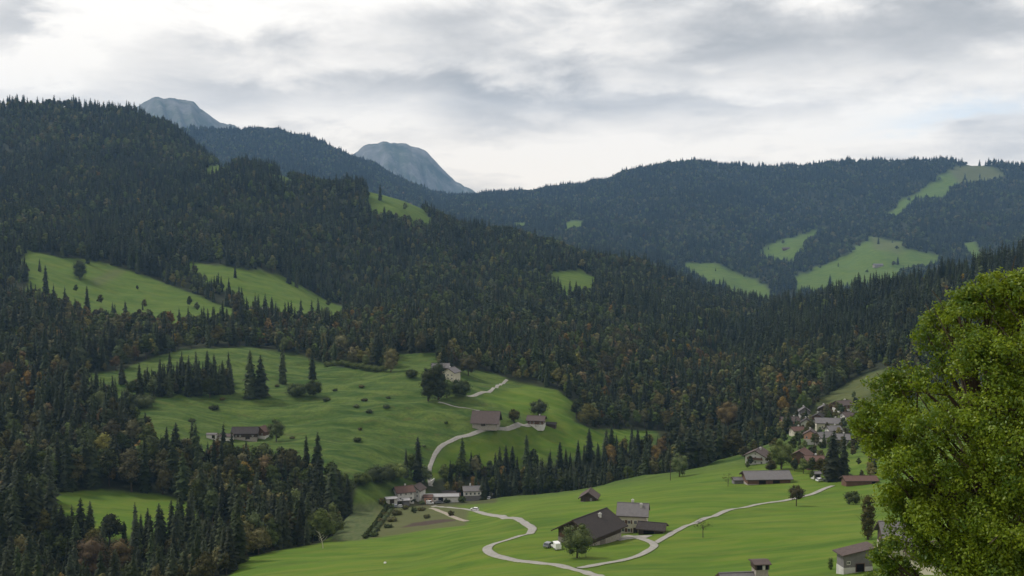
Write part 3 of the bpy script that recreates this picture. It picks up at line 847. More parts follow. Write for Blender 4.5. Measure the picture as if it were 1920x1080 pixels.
# by the near meadow's lower edge
def lean_shed():
    p = at(1602, 1072)
    root = thing('shed', 'grey board shed with shallow lean-to roof at the foot of the big leafy tree', 'shed', p, R(10)); CLEAR.append((p.x, p.y, 6))
    L, Wd, h0, h1 = 6.6, 3.2, 4.2, 5.4
    mb = MB(); mb.add([(-L/2,-Wd/2,1.5),(L/2,-Wd/2,1.5),(L/2,Wd/2,1.5),(-L/2,Wd/2,1.5),(-L/2,-Wd/2,h0),(L/2,-Wd/2,h1),(L/2,Wd/2,h1),(-L/2,Wd/2,h0)], [(3,2,1,0),(4,5,6,7),(0,1,5,4),(1,2,6,5),(2,3,7,6),(3,0,4,7)]); mb.build('wall', M['grey_wood'], root)
    mb = MB(); mb.box(-L/2 - .05, L/2 + .05, -Wd/2 - .05, Wd/2 + .05, -3, 1.497); mb.build('plinth', M['concrete'], root)
    s = (h1 - h0) / L; o = .7; mb = MB()
    mb.add([(-L/2-o,-Wd/2-o,h0+.03-s*o),(L/2+o,-Wd/2-o,h1+.03+s*o),(L/2+o,Wd/2+o,h1+.03+s*o),(-L/2-o,Wd/2+o,h0+.03-s*o),(-L/2-o,-Wd/2-o,h0+.28-s*o),(L/2+o,-Wd/2-o,h1+.28+s*o),(L/2+o,Wd/2+o,h1+.28+s*o),(-L/2-o,Wd/2+o,h0+.28-s*o)], [(3,2,1,0),(4,5,6,7),(0,1,5,4),(1,2,6,5),(2,3,7,6),(3,0,4,7)])
    mb.build('roof', M['roof_brown'], root)
    opening('dark_opening', 'front', .4, .5, 1.8, 1.7, root, L + .14, Wd + .14); opening('window', 'front', -2.2, 2.2, .8, .7, root, L, Wd, False)
lean_shed()
house('house', 'house with purplish grey roof and pale lower wall half hidden by the big leafy tree', 'house', 1684, 1042, 7.6, 8, 5.0, 34, -6, 'dark_wood', 'roof_grey', .7, 'cream', 2.6, wins('front', (-2.4, 0, 2.4), (.8, 3.2)) + [('door', 'front', 1.2, .05, 1.0, 2.0)], [(1.5, 1, 1.0)])
house('house', 'brown roofed house glimpsed through the lower leaves of the big leafy tree', 'house', 1765, 1072, 9, 8, 4.2, 28, 35, 'dark_wood', 'roof_brown', .9, 'cream', 2.2, wins('front', (-2.8, 0, 2.8), (.7, 2.8)) + wins('left', (-2, 2), (.7, 2.8)))
def stone_barn():
    p = at(1392, 1122)
    root = house('stone_barn', 'grey tiled barn roof cut by the picture\'s lower edge with a boxy vent turret', 'barn', 0, 0, 8.2, 6.5, 3.0, 30, 6, 'stone', 'roof_grey', .6, None, 0, wins('front', (-2, 2), (1,)), pos=p)
    mb = MB(); mb.box(2.2, 4.6, -1.3, 1.3, 3.6, 5.9); tw = mb.build('turret', M['stone'], root)
    mb = MB(); mb.box(2.0, 4.8, -1.45, 1.45, 5.903, 6.9); mb.build('turret_boards', M['dark_wood'], tw)
    for (a, b_) in ((2.35, 3.35), (4.0, 4.5)):
        mb = MB(); mb.box(a, b_, -1.52, -1.40, 5.95, 6.8); mb.build('vent_opening', M['opening_shade'], tw)  # vents are solid panels, the shade within is in their colour
    mb = MB(); mb.box(3.42, 3.95, -1.5, -1.40, 5.92, 6.75); mb.build('white_panel', M['concrete'], tw)
    mb = MB(); xprism(mb, [(-1.9, 6.93), (1.9, 6.93), (1.9, 7.08), (0, 7.5), (-1.9, 7.08)], 1.7, 5.1); mb.build('turret_roof', M['roof_brown'], tw)
stone_barn()

# hamlet where the lane crosses the creek
house('house', 'red-brown roofed white house at the dark hedge end of the hamlet', 'house', 757, 936, 9.5, 8, 5.0, 30, 24, 'white', 'roof_red', .8, None, 0, wins('front', (-3, 0, 3), (.8, 3.2)) + wins('left', (-2, 2), (.8, 3.2)), [(1, .6, 1.2)])
house('shed', 'flat grey metal-roofed shed below the red-brown roofed hamlet house', 'shed', 748, 945, 11, 6, 2.4, 10, 14, 'grey_wood', 'roof_metal', .4, None, 0, [('dark_opening', 'front', -2, .05, 2.6, 2.0)])
house('workshop', 'long low pale workshop with salmon end walls in the middle of the hamlet', 'workshop', 825, 938, 21, 7, 2.8, 14, 4, 'white', 'roof_metal', .4, None, 0, wins('front', (-5, -3, 3.5), (1.1,), 1.3, 1.0, False) + [('dark_opening', 'front', .4, .05, 2.6, 2.3)])
house('annex', 'salmon walled square annex at the hedge side of the long workshop', 'annex', 803, 941, 4.6, 5, 3.2, 16, 4, 'salmon', 'roof_red', .4, None, 0, wins('front', (-1,), (1.2,), .9, 1, False) + [('door', 'front', 1.1, .05, 1, 2)])
house('annex', 'salmon walled annex with tiled roof at the meadow end of the workshop', 'annex', 853, 938, 5.5, 5, 3.2, 18, 4, 'salmon', 'roof_red', .5, None, 0, wins('front', (-1.5, 1.5), (1.2,), .9, 1, False))
house('house', 'grey roofed white hamlet house with rows of dark windows beside the spruce row', 'house', 885, 934, 10, 8, 5.2, 24, 8, 'white', 'roof_grey', .6, 'grey_wood', 2.4, wins('front', (-3.6, -1.2, 1.2, 3.6), (2.9,), 1.2, 1.4, False) + wins('front', (-3.6, 0, 3.6), (.6,), 1.2, 1.2, False), [(-1, .5, 1.5)])
house('house', 'narrow dark gabled house next to the grey roofed hamlet house', 'house', 907, 931, 6, 6, 4.6, 36, 80, 'grey_wood', 'roof_dark', .7, 'white', 2.2, wins('left', (-1.6, 1.6), (.7, 2.9)))
house('outhouse', 'tiny white outhouse at the spruce end of the hamlet', 'outhouse', 928, 930, 2.8, 2.6, 3.4, 30, 10, 'white', 'roof_grey', .3, None, 0, [('door', 'front', 0, .05, .9, 1.9)])

house('shed', 'dark open cart shed behind the long pale workshop', 'shed', 842, 932, 7, 5, 2.6, 20, 6, 'dark_wood', 'roof_dark', .5, None, 0, [('dark_opening', 'front', 0, .05, 4, 2)])
house('house', 'small white house with brown roof between the red-brown roofed house and the workshop', 'house', 782, 931, 7.5, 7, 4.6, 34, 70, 'white', 'roof_brown', .7, None, 0, wins('left', (-1.8, 1.8), (.8, 2.9)))
house('garage', 'low white flat garage at the scrubby side of the hamlet', 'garage', 733, 942, 6, 5, 2.4, 8, 20, 'concrete', 'roof_metal', .3, None, 0, [('door', 'front', 0, .05, 2.2, 2.0)])
# farms on the hummocky pasture
house('barn', 'long dark barn on the hummocky pasture beside the low red roof', 'barn', 461, 821, 15, 9, 3.8, 32, 2, 'dark_wood', 'roof_dark', .8, 'stone', 1.2, [('door', 'front', 2, .05, 2.6, 2.4)] + wins('front', (-5, -2.5, 5), (1.7,), .9, .9, False))
house('cottage', 'red gabled cottage joined to the end of the long pasture barn', 'cottage', 492, 819, 5.5, 7, 3.8, 38, 70, 'brown_wood', 'roof_red', .6, 'white', 1.2, wins('left', (-1.6, 1.6), (1.6,)))
house('cowshed', 'low reddish roofed cowshed in front of the long pasture barn', 'cowshed', 425, 824, 8.2, 5.5, 2.2, 22, 0, 'white', 'roof_brown', .5, None, 0, [('door', 'front', -1, .05, 1.2, 1.8)])
house('shed', 'small white shed at the far end of the pasture farm', 'shed', 398, 821, 6.0, 4, 2.3, 14, 0, 'white', 'roof_grey', .3, None, 0, [('dark_opening', 'front', 1.2, .05, 1.6, 1.8)])
house('barn', 'brown-roofed barn above the bend of the climbing lane', 'barn', 912, 796, 16, 14, 2.8, 40, -8, 'dark_wood', 'roof_brown', 1.2, 'stone', 2.0, [('door', 'front', -1, .05, 2.4, 2.2)] + wins('front', (3, 5.6), (.7,), .9, .9, False) + wins('right', (-3, 0, 3), (.7, 2.4), .9, .9, False))
house('chalet', 'brown timber chalet under a dark round tree near the brown-roofed barn', 'chalet', 1006, 798, 10.5, 9, 4.4, 26, -12, 'brown_wood', 'roof_brown', 1.0, 'white', 1.6, wins('front', (-3.4, -1.1, 3.4), (2.2,)) + [('dark_opening', 'front', 1.0, .05, 1.8, 1.9)] + wins('right', (-2, 2), (2.2,)), [(2, .5, 1.1)])
house('shed', 'dark low shed beside the brown timber chalet', 'shed', 1034, 800, 6, 4.5, 2.0, 22, -14, 'dark_wood', 'roof_dark', .5)
house('house', 'pale beige house among dark trees at the top of the pasture', 'house', 846, 712, 9.5, 10, 6.0, 30, 66, 'cream', 'roof_grey', .8, None, 0, wins('left', (-3, 0, 3), (.9, 3.4), 1.1, 1.3), [(0, 1, 1.2)])
house('barn', 'grey lilac roofed barn behind the pale beige house', 'barn', 826, 697, 12, 8, 3.6, 32, 6, 'dark_wood', 'roof_grey', .8)
house('farmhouse', 'greyish farm building in the trees below the upper green clearing', 'farmhouse', 486, 592, 20, 11, 5, 30, 8, 'grey_wood', 'roof_grey', 1.0, 'white', 2.2, wins('front', (-7, -4, 0, 4, 7), (2.8,), 1.2, 1.2, False), clear=30)
house('farmhouse', 'grey roofed farm alone on the big hazy far clearing', 'farmhouse', 1646, 500, 26, 13, 5, 30, 6, 'stone', 'roof_grey', 1.2, None, 0, wins('front', (-9, -4, 4, 9), (1.5,), 1.6, 1.5, False), clear=30)
house('barn', 'brown barn on the narrow hazy far clearing', 'barn', 1474, 468, 24, 12, 4, 30, -4, 'brown_wood', 'roof_brown', 1.2, clear=30)

# village under the wood
house('barn', 'long grey slate-roofed barn on the meadow edge before the village', 'barn', 1436, 905, 19, 10, 2.9, 24, 3, 'brown_wood', 'roof_grey', .9, 'stone', .6, [('dark_opening', 'front', -3, .1, 3, 2.1), ('dark_opening', 'front', 3.2, .1, 3, 2.1)] + wins('right', (-2.4, 2.4), (1,), .9, .9, False))
house('shed', 'small grey lean shed at the end of the long slate-roofed barn', 'shed', 1387, 906, 6, 4.4, 1.8, 18, 3, 'grey_wood', 'roof_grey', .4)
house('shed', 'long red-brown roofed shed at the end of the meadow lane', 'shed', 1611, 908, 13, 6, 2.2, 22, 2, 'brown_wood', 'roof_red', .6, None, 0, [('dark_opening', 'front', 5.0, .05, 1.6, 1.8)])
house('chalet', 'white chalet with broad brown gable above the long slate-roofed barn', 'chalet', 1421, 868, 10, 10.5, 4.6, 27, 62, 'white', 'roof_brown', 1.2, None, 0, wins('left', (-3.2, 0, 3.2), (.8, 3.1)) + wins('front', (-3, 0, 3), (.8, 3.1)) + wins('left', (0,), (5.2,), .8, .8), [(1, -1, 1.1)], balcony=('left', 2.9, 8))
house('house', 'pale fronted house with brick red roof behind the long meadow barn', 'house', 1526, 878, 8, 8, 4.4, 20, 2, 'white', 'roof_red', .9, 'brown_wood', 1.4, wins('front', (-2.6, 0, 2.6), (2.0,), .9, 1.1), [(1, .5, 1)])
house('barn', 'brick brown barn joined behind the pale fronted village house', 'barn', 1503, 868, 9, 8, 4.4, 30, 60, 'brown_wood', 'roof_red', .8)
house('garage', 'tiny white garage on the lane below the pale fronted village house', 'garage', 1530, 897, 3.4, 4, 2.4, 16, 4, 'white', 'roof_grey', .3, None, 0, [('door', 'front', 0, .05, 2.0, 1.9)])
VILL = [
 (1580, 770, 10, 9, 4.6, 26, 20, 'brown_wood', 'roof_brown', 'white', 2.0, 'brown chalet with white ground floor standing highest in the village'),
 (1482, 796, 13, 8, 3.2, 28, 6, 'salmon', 'roof_brown', None, 0, 'long brown roofed house with salmon wall at the wood end of the village'),
 (1508, 784, 6, 7, 5.4, 36, 80, 'grey_wood', 'roof_grey', 'white', 2.5, 'steep grey gabled house below the highest brown chalet'),
 (1512, 806, 6.5, 6.5, 5.2, 34, 74, 'white', 'roof_dark', None, 0, 'white narrow house with dark gable in the middle of the village'),
 (1556, 803, 17, 9, 4.0, 26, -8, 'cream', 'roof_grey', None, 0, 'wide cream village house under a long grey roof'),
 (1562, 817, 7, 7, 3.8, 28, 12, 'white', 'roof_grey', None, 0, 'small white village house below the wide cream house'),
 (1520, 830, 6, 7, 5.2, 32, 70, 'salmon', 'roof_brown', 'white', 2.4, 'salmon gabled village house beside a green hedge'),
 (1545, 832, 8, 7, 4.4, 30, 20, 'white', 'roof_grey', 'stone', 2.0, 'white upper-storeyed village house on a stone base'),
 (1534, 792, 7, 6.5, 4.0, 30, 66, 'brown_wood', 'roof_dark', 'white', 1.8, 'little dark gabled chalet behind the wide cream village house'),
 (1494, 815, 7, 6, 3.2, 26, 16, 'cream', 'roof_red', None, 0, 'small cream house with reddish roof below the long brown roofed house'),
 (1576, 836, 8, 7, 4.4, 30, -10, 'grey_wood', 'roof_grey', 'white', 2.0, 'grey boarded village house just above the two lane spruces'),
 (1592, 792, 8, 7, 4.4, 28, 14, 'white', 'roof_brown', None, 0, 'white house with brown roof at the hero edge of the village'.replace('hero edge', 'leafy tree side')),
 (1545, 774, 8, 7, 3.4, 30, 70, 'dark_wood', 'roof_grey', 'stone', 1.5, 'dark wooden barn on stone base on the grassy village bank'),
 (1462, 818, 10, 7, 3.0, 28, -4, 'brown_wood', 'roof_red', None, 0, 'low reddish roofed barn half sunk among village trees'),
]
for (px, py, L, Wd, h, pi_, yw, wl, rf, lo, hl, lb) in VILL:
    house('house', lb, 'house', px, py, L, Wd, h, pi_, yw, wl, rf, .8, lo, hl, wins('front', (-L*.3, 0, L*.3), (.8, 2.9) if h > 4 else (.9,), .95, 1.15) + wins('left', (-Wd*.28, Wd*.28), (.8, 2.9) if h > 4 else (.9,)), [(L*.2, .6, 1.1)])

# ------------------------------------------------------------------ lanes
def lane_mat(name, c1, c2, c3):
    m, t_, b, _ = material(name, .95, .1)
    co = t_.new('ShaderNodeTexCoord').outputs['Object']
    n = t_.noise(co, .35, 5, .65); n2 = t_.noise(co, 1.6, 4, .7)
    col = t_.mix(t_.mapr(n, .35, .65), c1, c2); col = t_.mix(t_.mapr(n2, .5, .75), col, c3)
    a = t_.new('ShaderNodeAttribute'); a.attribute_name = 'verge'
    f = t_.math('MULTIPLY_ADD', n2, 1.1, t_.math('MULTIPLY_ADD', a.outputs['Fac'], 1.0, -1.0))
    t_.put(b.inputs['Base Color'], t_.mix(t_.mapr(f, .18, .5), col, (.082,.112,.018)))
    return m
M['gravel'] = lane_mat('pale_gravel_lane', (.235,.225,.205), (.31,.295,.27), (.18,.175,.15))
M['dirt'] = lane_mat('dirt_track', (.25,.215,.175), (.32,.28,.23), (.16,.135,.10))
def lane(name, label, pix, width, mat, lift, jitter=.12):
    pts = [at(*q) for q in pix]
    # smooth curve through the bends
    dense = []
    for i in range(len(pts) - 1):
        p0, p1, p2, p3 = pts[max(i-1, 0)], pts[i], pts[i+1], pts[min(i+2, len(pts)-1)]
        n = max(2, int((p2 - p1).length / 1.6))
        for k in range(n):
            s = k / n
            q = .5 * ((2*p1) + (p2 - p0)*s + (2*p0 - 5*p1 + 4*p2 - p3)*s*s + (3*p1 - p0 - 3*p2 + p3)*s*s*s)
            dense.append((q.x, q.y))
    dense.append((pts[-1].x, pts[-1].y))
    D = np.array(dense)
    for _ in range(30): D[1:-1] = (D[:-2] + 2 * D[1:-1] + D[2:]) / 4
    T = np.gradient(D, axis=0); T /= np.linalg.norm(T, axis=1)[:, None] + 1e-9
    Nn = np.stack([-T[:, 1], T[:, 0]], 1)
    cols = np.array([-1.0, -.98, -.62, 0, .62, .98, 1.0]); vs = []
    for c_ in cols:
        wv = width / 2 * (1 + jitter * N1(D[:, 0] / 5 + c_ * 3, D[:, 1] / 5)) if abs(c_) > .9 else width / 2
        q = D + Nn * (c_ * wv)[:, None] if np.ndim(wv) else D + Nn * (c_ * wv)
        zz = bil(Z, q[:, 0], q[:, 1]) + (lift if abs(c_) < .99 else -.25)
        vs.append(np.column_stack([q, zz]))
    V = np.stack(vs, 1); n, k = V.shape[:2]
    g = np.arange(n * k).reshape(n, k)
    q = np.stack([g[:-1, :-1], g[1:, :-1], g[1:, 1:], g[:-1, 1:]], -1).reshape(-1, 4)[:, ::-1]
    rm = mesh_np(name, V.reshape(-1, 3), q, [M[mat]])
    ac = rm.attributes.new('verge', 'FLOAT', 'POINT'); ac.data.foreach_set('value', np.tile(np.array([1, 1, .0, .55, .0, 1, 1], np.float32), n))
    tag(link(name, rm), label, kind='structure')
    for p in D[::4]: CLEAR.append((p[0], p[1], width * .5 + 2.2))
lane('road', 'pale lane bending through the near meadow', [(812,949),(850,953),(890,958),(988,984),(997,993),(988,1003),(955,1012),(922,1020),(909,1029),(915,1038),(942,1047),(1000,1055),(1060,1063),(1095,1072),(1130,1086),(1180,1104)], 3.2, 'gravel', .16)
lane('path', 'pale lane from the bend up to the farmstead yard', [(1085,1066),(1140,1058),(1190,1045),(1220,1033),(1231,1023),(1224,1015),(1200,1009),(1172,1005)], 2.6, 'gravel', .19)
lane('path', 'pale lane running from the farmstead to the village', [(1228,1019),(1260,1001),(1300,983),(1340,968),(1400,951),(1450,942),(1490,935),(1525,927),(1545,916),(1562,911)], 2.5, 'gravel', .17)
lane('path', 'short dirt track down to the scrubby bank', [(808,953),(835,963),(855,972),(876,978)], 3.2, 'dirt', .20)
lane('path', 'pale lane climbing from the hamlet to the brown-roofed barn', [(808,912),(804,896),(806,874),(815,850),(830,834),(855,821),(890,812),(930,805),(968,799),(1000,797)], 2.8, 'gravel', .18)
lane('path', 'pale path below the pale beige house', [(822,754),(845,761),(870,766),(900,771)], 2.4, 'gravel', .18)
lane('path', 'pale path curving over the top of the pasture', [(876,743),(905,737),(925,729),(942,719),(951,712)], 2.8, 'gravel', .18)
lane('farmyard', 'gravel yard between the farmhouse and the big barn', [(1150,1012),(1170,1006),(1195,1005),(1215,1008)], 7.0, 'gravel', .14)

# ------------------------------------------------------------------ cars
M['car_white'] = plain('white_car_paint', (.72,.72,.71), .3, .5)
M['car_grey'] = plain('grey_car_paint', (.20,.21,.23), .3, .5)
M['rubber'] = plain('tyre_rubber', (.02,.02,.02), .9, .2)
M['lamp'] = plain('headlight_glass', (.6,.6,.58), .15, .5)
car_me = {}
def car(label, px, py, yaw, paint='car_white', van=False, group=None):
    p = at(px, py); p.z += .18
    root = thing('van' if van else 'car', label, 'van' if van else 'car', p, R(yaw), group)
    k = (paint, van)
    if k not in car_me:
        hi = 2.1 if van else 1.45
        prof = [(-2.1,.32),(2.1,.32),(2.15,.62),(2.05,.86),(1.15,.98 if not van else 1.1),(.45 if not van else .9,hi),(-1.35 if not van else -2.05,hi),(-2.0 if not van else -2.12,.98),(-2.15,.6)]
        b = MB(); b.prism(prof, -.85, .85); body = b.mesh('body', M[paint])
        bm = bmesh.new(); bm.from_mesh(body); bmesh.ops.bevel(bm, geom=list(bm.edges), offset=.07, segments=2, affect='EDGES'); bm.to_mesh(body); bm.free()
        g = MB()
        if van: g.prism([(1.08,1.2),(.86,2.0),(.2,2.0),(.2,1.2)], -.87, .87); g.prism([(1.22,1.12),(.98,1.98),(.90,1.98),(1.14,1.12)], -.7, .7)
        else: g.prism([(1.0,1.0),(.42,1.38),(-1.3,1.38),(-1.75,1.0)], -.87, .87); g.prism([(1.2,1.0),(.52,1.42),(.44,1.42),(1.1,1.0)], -.7, .7); g.prism([(-1.42,1.40),(-1.98,1.0),(-2.06,1.0),(-1.50,1.42)], -.7, .7)
        wh = MB(); wh.tube([(0,-.11,0),(0,.11,0)], [.33,.33], 16); rim = MB(); rim.tube([(0,-.125,0),(0,.125,0)], [.2,.2], 10)
        hl = MB(); hl.box(-.05,.03,-.17,.17,-.08,.08)
        car_me[k] = (body, g.mesh('windows', M['pane']), wh.mesh('wheel', M['rubber']), rim.mesh('rim', M['concrete']), hl.mesh('headlight', M['lamp']))
    a, g, w, rm, hl = car_me[k]
    link('body', a, root); link('windows', g, root)
    for x in (-1.3, 1.3):
        for y in (-.78, .78): o = link('wheel', w, root, (x, y, .33)); link('rim', rm, o)
    for y in (-.58, .58): link('headlight', hl, root, (2.13, y, .68))
car('white car driving round the bend of the near lane', 890, 957.5, 165)
car('white van parked under the round tree by the big barn', 1043, 1030, 108, van=True)
car('grey car parked beside the white van at the big barn', 1029, 1026, 60, 'car_grey')
car('white car parked before the flat metal-roofed hamlet shed', 752, 952, 10)
car('grey car parked in front of the long pale workshop', 822, 944, -170, 'car_grey')
car('white car parked beside the tiny white outhouse of the hamlet', 917, 936, 80)
car('grey car parked behind the low white flat garage', 742, 951, 100, 'car_grey')
car('white van parked in front of the salmon walled square annex', 806, 946, 5, van=True)
car('white car parked outside the tiny white village garage', 1538, 903, 30)

# ------------------------------------------------------------------ small things
def blob_rock(name, label, cat, px, py, rad, mat):
    p = at(px, py); bm = bmesh.new(); bmesh.ops.create_icosphere(bm, subdivisions=3, radius=rad)
    for v in bm.verts:
        n = v.co.normalized(); v.co *= 1 + .22 * float(fbm(N2, n.x * 1.3 + px, n.y * 1.3 + n.z * 1.7, 3)); v.co.z *= .62
    me = bpy.data.meshes.new(name); bm.to_mesh(me); bm.free(); me.materials.append(M[mat])
    tag(link(name, me, None, p + Vector((0, 0, rad * .25))), label, cat)
blob_rock('boulder', 'pale boulder lying in the near meadow', 'boulder', 722, 1056, .5, 'white')
def bare_tree(px, py, h, label):
    p = at(px, py); root = thing('bare_tree', label, 'tree', p); g = random.Random(5)
    m = mottled('pale_dead_bark', (.40,.38,.28), (.52,.50,.38), 2, .9, .1)
    mb = MB(); mb.tube([(0,0,-.5),(-.4,0,h*.4),(-1.1,.1,h*.72),(-1.6,0,h)], [.16,.12,.07,.02], 7); mb.build('trunk', m, root)
    mb = MB()
    for k in range(9):
        z = h * (.3 + .07 * k); x = -1.5 * (z / h) ** 1.3; s = 1 if k % 2 else -1; L = h * g.uniform(.16, .3)
        mb.tube([(x, 0, z), (x + s*L*.6, g.uniform(-.5,.5), z + L*.5), (x + s*L, g.uniform(-.8,.8), z + L*1.0)], [.07,.045,.012], 5)
    mb.build('branches', m, root)
bare_tree(606, 1028, 6.5, 'leafless pale grey-white tree at the near meadow\'s ravine edge')
def pole(px, py, h, label):
    p = at(px, py); root = thing('utility_pole', label, 'pole', p); CLEAR.append((p.x, p.y, 2))
    mb = MB(); mb.tube([(0,0,-1),(0,0,h)], [.17,.11], 8); mb.build('post', M['dark_wood'], root)
    mb = MB(); mb.box(-.9,.9,-.06,.06,h-.9,h-.75); a = mb.build('crossarm', M['dark_wood'], root)
    for x in (-.75, 0, .75):
        mb = MB(); mb.tube([(x,0,h-.747),(x,0,h-.5)], [.06,.04], 6); mb.build('insulator', M['concrete'], a)
pole(1257, 901, 10, 'slim wooden power pole at the back edge of the near meadow')
def bridge_wall():
    p = at(803, 903); root = thing('parapet', 'pale concrete bridge parapet where the climbing lane leaves the hamlet', 'parapet', p, R(80))
    for y in (-2.6, 2.6):
        mb = MB(); mb.box(-4, 4, y - .2, y + .2, -1.5, 1.1); mb.box(-4.1, 4.1, y - .28, y + .28, 1.103, 1.25); mb.build('side_wall', M['concrete'], root)
bridge_wall()

# ------------------------------------------------------------------ trees one can tell apart
def ball_tree(px, py, hpx, wpx, label, mat='green', name='broadleaf_tree', trunk=.22, seed=0, per=60, leaf=.30, sparse=False, col=None):
    """a crown measured from its height and width, standing on the ground it is seen on"""
    p = at(px, py); r = math.hypot(p.x, p.y); h = hpx * r / F; w = wpx * r / F / 2 * 1.1
    root = thing(name, label, 'tree' if 'tree' in name else 'bush', p + Vector((0, 0, -.15)), random.uniform(0, 6)); g = np.random.default_rng(seed + int(px))
    zt = h * trunk; hc = h - zt; lb = []
    n = int(min(34, max(10, 9 * hc / (2 * w)))) if not sparse else 6
    for k in range(n):
        a = k * 2.4; t_ = (k + .5) / n; prof = math.sqrt(max(0.05, 1 - (2 * t_ - 1) ** 2))
        rl = g.uniform(.42, .58) * (1 if not sparse else .8); q_ = w * rl * max(.5, prof); lb.append((math.cos(a) * (w - q_) * prof, math.sin(a) * (w - q_) * prof, zt + q_ * .8 + (hc - q_ * 1.7) * t_, q_))
    if not sparse:
        for q in range(max(1, int(hc / w / 1.2))): lb.append((0, 0, zt + hc * (q + .5) / max(1, int(hc / w / 1.2)), min(w, hc / 2) * .8))
    k_ = 11.0 / max(w, .5)
    V, Q = leaf_cloud(lb, per * (leaf and (.3 / leaf) ** 2) * .5, leaf, seed + 3)
    parts = [(V, Q)]
    if not sparse: parts.append(core_blob(lb, .74))
    V, Fc = joined(parts)
    link('crown', mesh_np('crown', V, Fc, [M[mat]]), root)
    if trunk > 0: link('trunk', trunk_mesh('trunk', h, max(.12, h * .022), 5, seed), root)
    USED[1] += 1; CLEAR.append((p.x, p.y, w + 1.5))
def spruce(px, py, hpx, label, wide=1.0, seed=0, mat='spruce'):
    p = at(px, py); r = math.hypot(p.x, p.y); h = hpx * r / F
    root = thing('spruce_tree', label, 'spruce', p + Vector((0, 0, -.3)), random.uniform(0, 6))
    s = h / SPR_H; root.scale = (s * wide, s * wide, s)
    me = spruce_crowns[(int(px) + seed) % 5]
    if mat != 'spruce':
        me = me.copy(); me.materials[0] = M[mat]
    link('crown', me, root); link('trunk', spruce_trunk, root)
    USED[0] += 1; CLEAR.append((p.x, p.y, 3.0))
ball_tree(1082, 1046, 72, 64, 'dense round tree in front of the big dark barn', 'green', trunk=.04, seed=1, leaf=.2)
ball_tree(1493, 949, 42, 31, 'round-headed olive tree on a bare trunk beside the village lane', 'olive', trunk=.26, seed=2, leaf=.22)
ball_tree(1598, 946, 28, 32, 'dark globe-shaped bush before the long red-brown shed', 'green', name='bush', trunk=0, seed=3, leaf=.2)
ball_tree(1318, 1008, 38, 34, 'thin sparse young tree beside the lane to the village', 'olive', trunk=.4, seed=4, leaf=.16, sparse=True, per=26)
ball_tree(1365, 912, 26, 24, 'sparse small tree in front of the long slate-roofed barn', 'olive', trunk=.35, seed=5, leaf=.22, sparse=True, per=26)
ball_tree(1627, 1012, 84, 27, 'tall slender brownish columnar tree beside the grey board shed', 'olive', trunk=.04, seed=6, leaf=.18)
ball_tree(1557, 1068, 24, 10, 'narrow dark upright shrub beside the grey board shed', 'green', name='bush', trunk=.05, seed=7, leaf=.12)
ball_tree(518, 828, 46, 34, 'dark dense tree at the end of the red gabled pasture cottage', 'green', trunk=.06, seed=8)
ball_tree(1010, 784, 38, 36, 'dark round tree rising behind the brown timber chalet', 'green', trunk=.12, seed=9)
ball_tree(964, 793, 30, 24, 'olive bush between the brown-roofed barn and the timber chalet', 'olive', name='bush', trunk=.05, seed=10)
spruce(784, 903, 88, 'tall lone spruce beside the climbing lane above the hamlet', 1.15)
spruce(181, 748, 54, 'short dark spruce alone at the wooded end of the hummocky pasture', 1.25)
spruce(229, 720, 46, 'squat dark spruce further up from the lone short spruce', 1.4)
spruce(530, 720, 80, 'very tall dark spruce before the long hedge at the pasture top', 1.0)
spruce(586, 712, 54, 'dark spruce standing behind the two dark bushes on the pasture', 1.25)
spruce(470, 747, 92, 'tall broad dark spruce of the pair beside the very tall spruce', 1.5)
spruce(489, 745, 80, 'lower dark spruce of the pair beside the very tall spruce', 1.5, 2)
ball_tree(556, 744, 28, 40, 'dark low bush below the very tall spruce', 'green', name='bush', trunk=0, seed=12)
ball_tree(588, 744, 36, 34, 'dark rounder bush below the spruce behind the bushes', 'green', name='bush', trunk=0, seed=13)
ball_tree(268, 763, 24, 48, 'wide dark low thicket alone on the hummocky pasture', 'green', name='bush', trunk=0, seed=14)
ball_tree(772, 708, 18, 26, 'small round dark bush near the pale beige house', 'green', name='bush', trunk=0, seed=15)
ball_tree(733, 698, 46, 28, 'yellowing olive tree at the end of the long pasture hedge', 'olive', trunk=.1, seed=16)
ball_tree(878, 704, 44, 38, 'olive grey tree behind the pale beige house', 'olive', trunk=.08, seed=17)
ball_tree(862, 744, 36, 46, 'dark wide bush in front of the pale beige house', 'green', name='bush', trunk=0, seed=18)
for k, (x_, y_, h_, w_) in enumerate(((803,752,66,32),(822,750,72,34),(838,746,40,30))):
    ball_tree(x_, y_, h_, w_, ('dark tree at the outer end of the clump before the pale beige house', 'tallest dark tree of the clump before the pale beige house', 'low dark tree of the clump right under the pale beige wall')[k], 'green', trunk=.04, seed=19 + k)
ball_tree(640, 676, 50, 30, 'ochre yellow tree behind the long pasture hedge', 'olive', trunk=.08, seed=23)
ball_tree(1366, 806, 58, 46, 'bright rust orange tree at the wood edge above the village end', 'rust', trunk=.08, seed=24)
ball_tree(1310, 866, 60, 50, 'fresh green rounded tree at the end of the spruce row', 'green', trunk=.06, seed=25)
ball_tree(1274, 894, 48, 36, 'dark green tree at the very end of the meadow edge row', 'green', trunk=.06, seed=26)
ball_tree(1465, 880, 62, 46, 'big dark tree between the white chalet and the brick brown barn', 'green', trunk=.04, seed=27)
spruce(1562, 902, 96, 'taller of two dark spruces by the lane\'s village end', 1.3)
spruce(1582, 898, 84, 'shorter of two dark spruces by the lane\'s village end', 1.35, 1)
ball_tree(444, 602, 54, 20, 'golden ochre slim tree below the upper green clearing', 'olive', trunk=.05, seed=28)
ball_tree(150, 524, 36, 24, 'dark tree alone on the upper green clearing', 'green', trunk=.05, seed=29)
spruce(86, 552, 52, 'slim dark spruce at the wooded end of the upper green clearing')
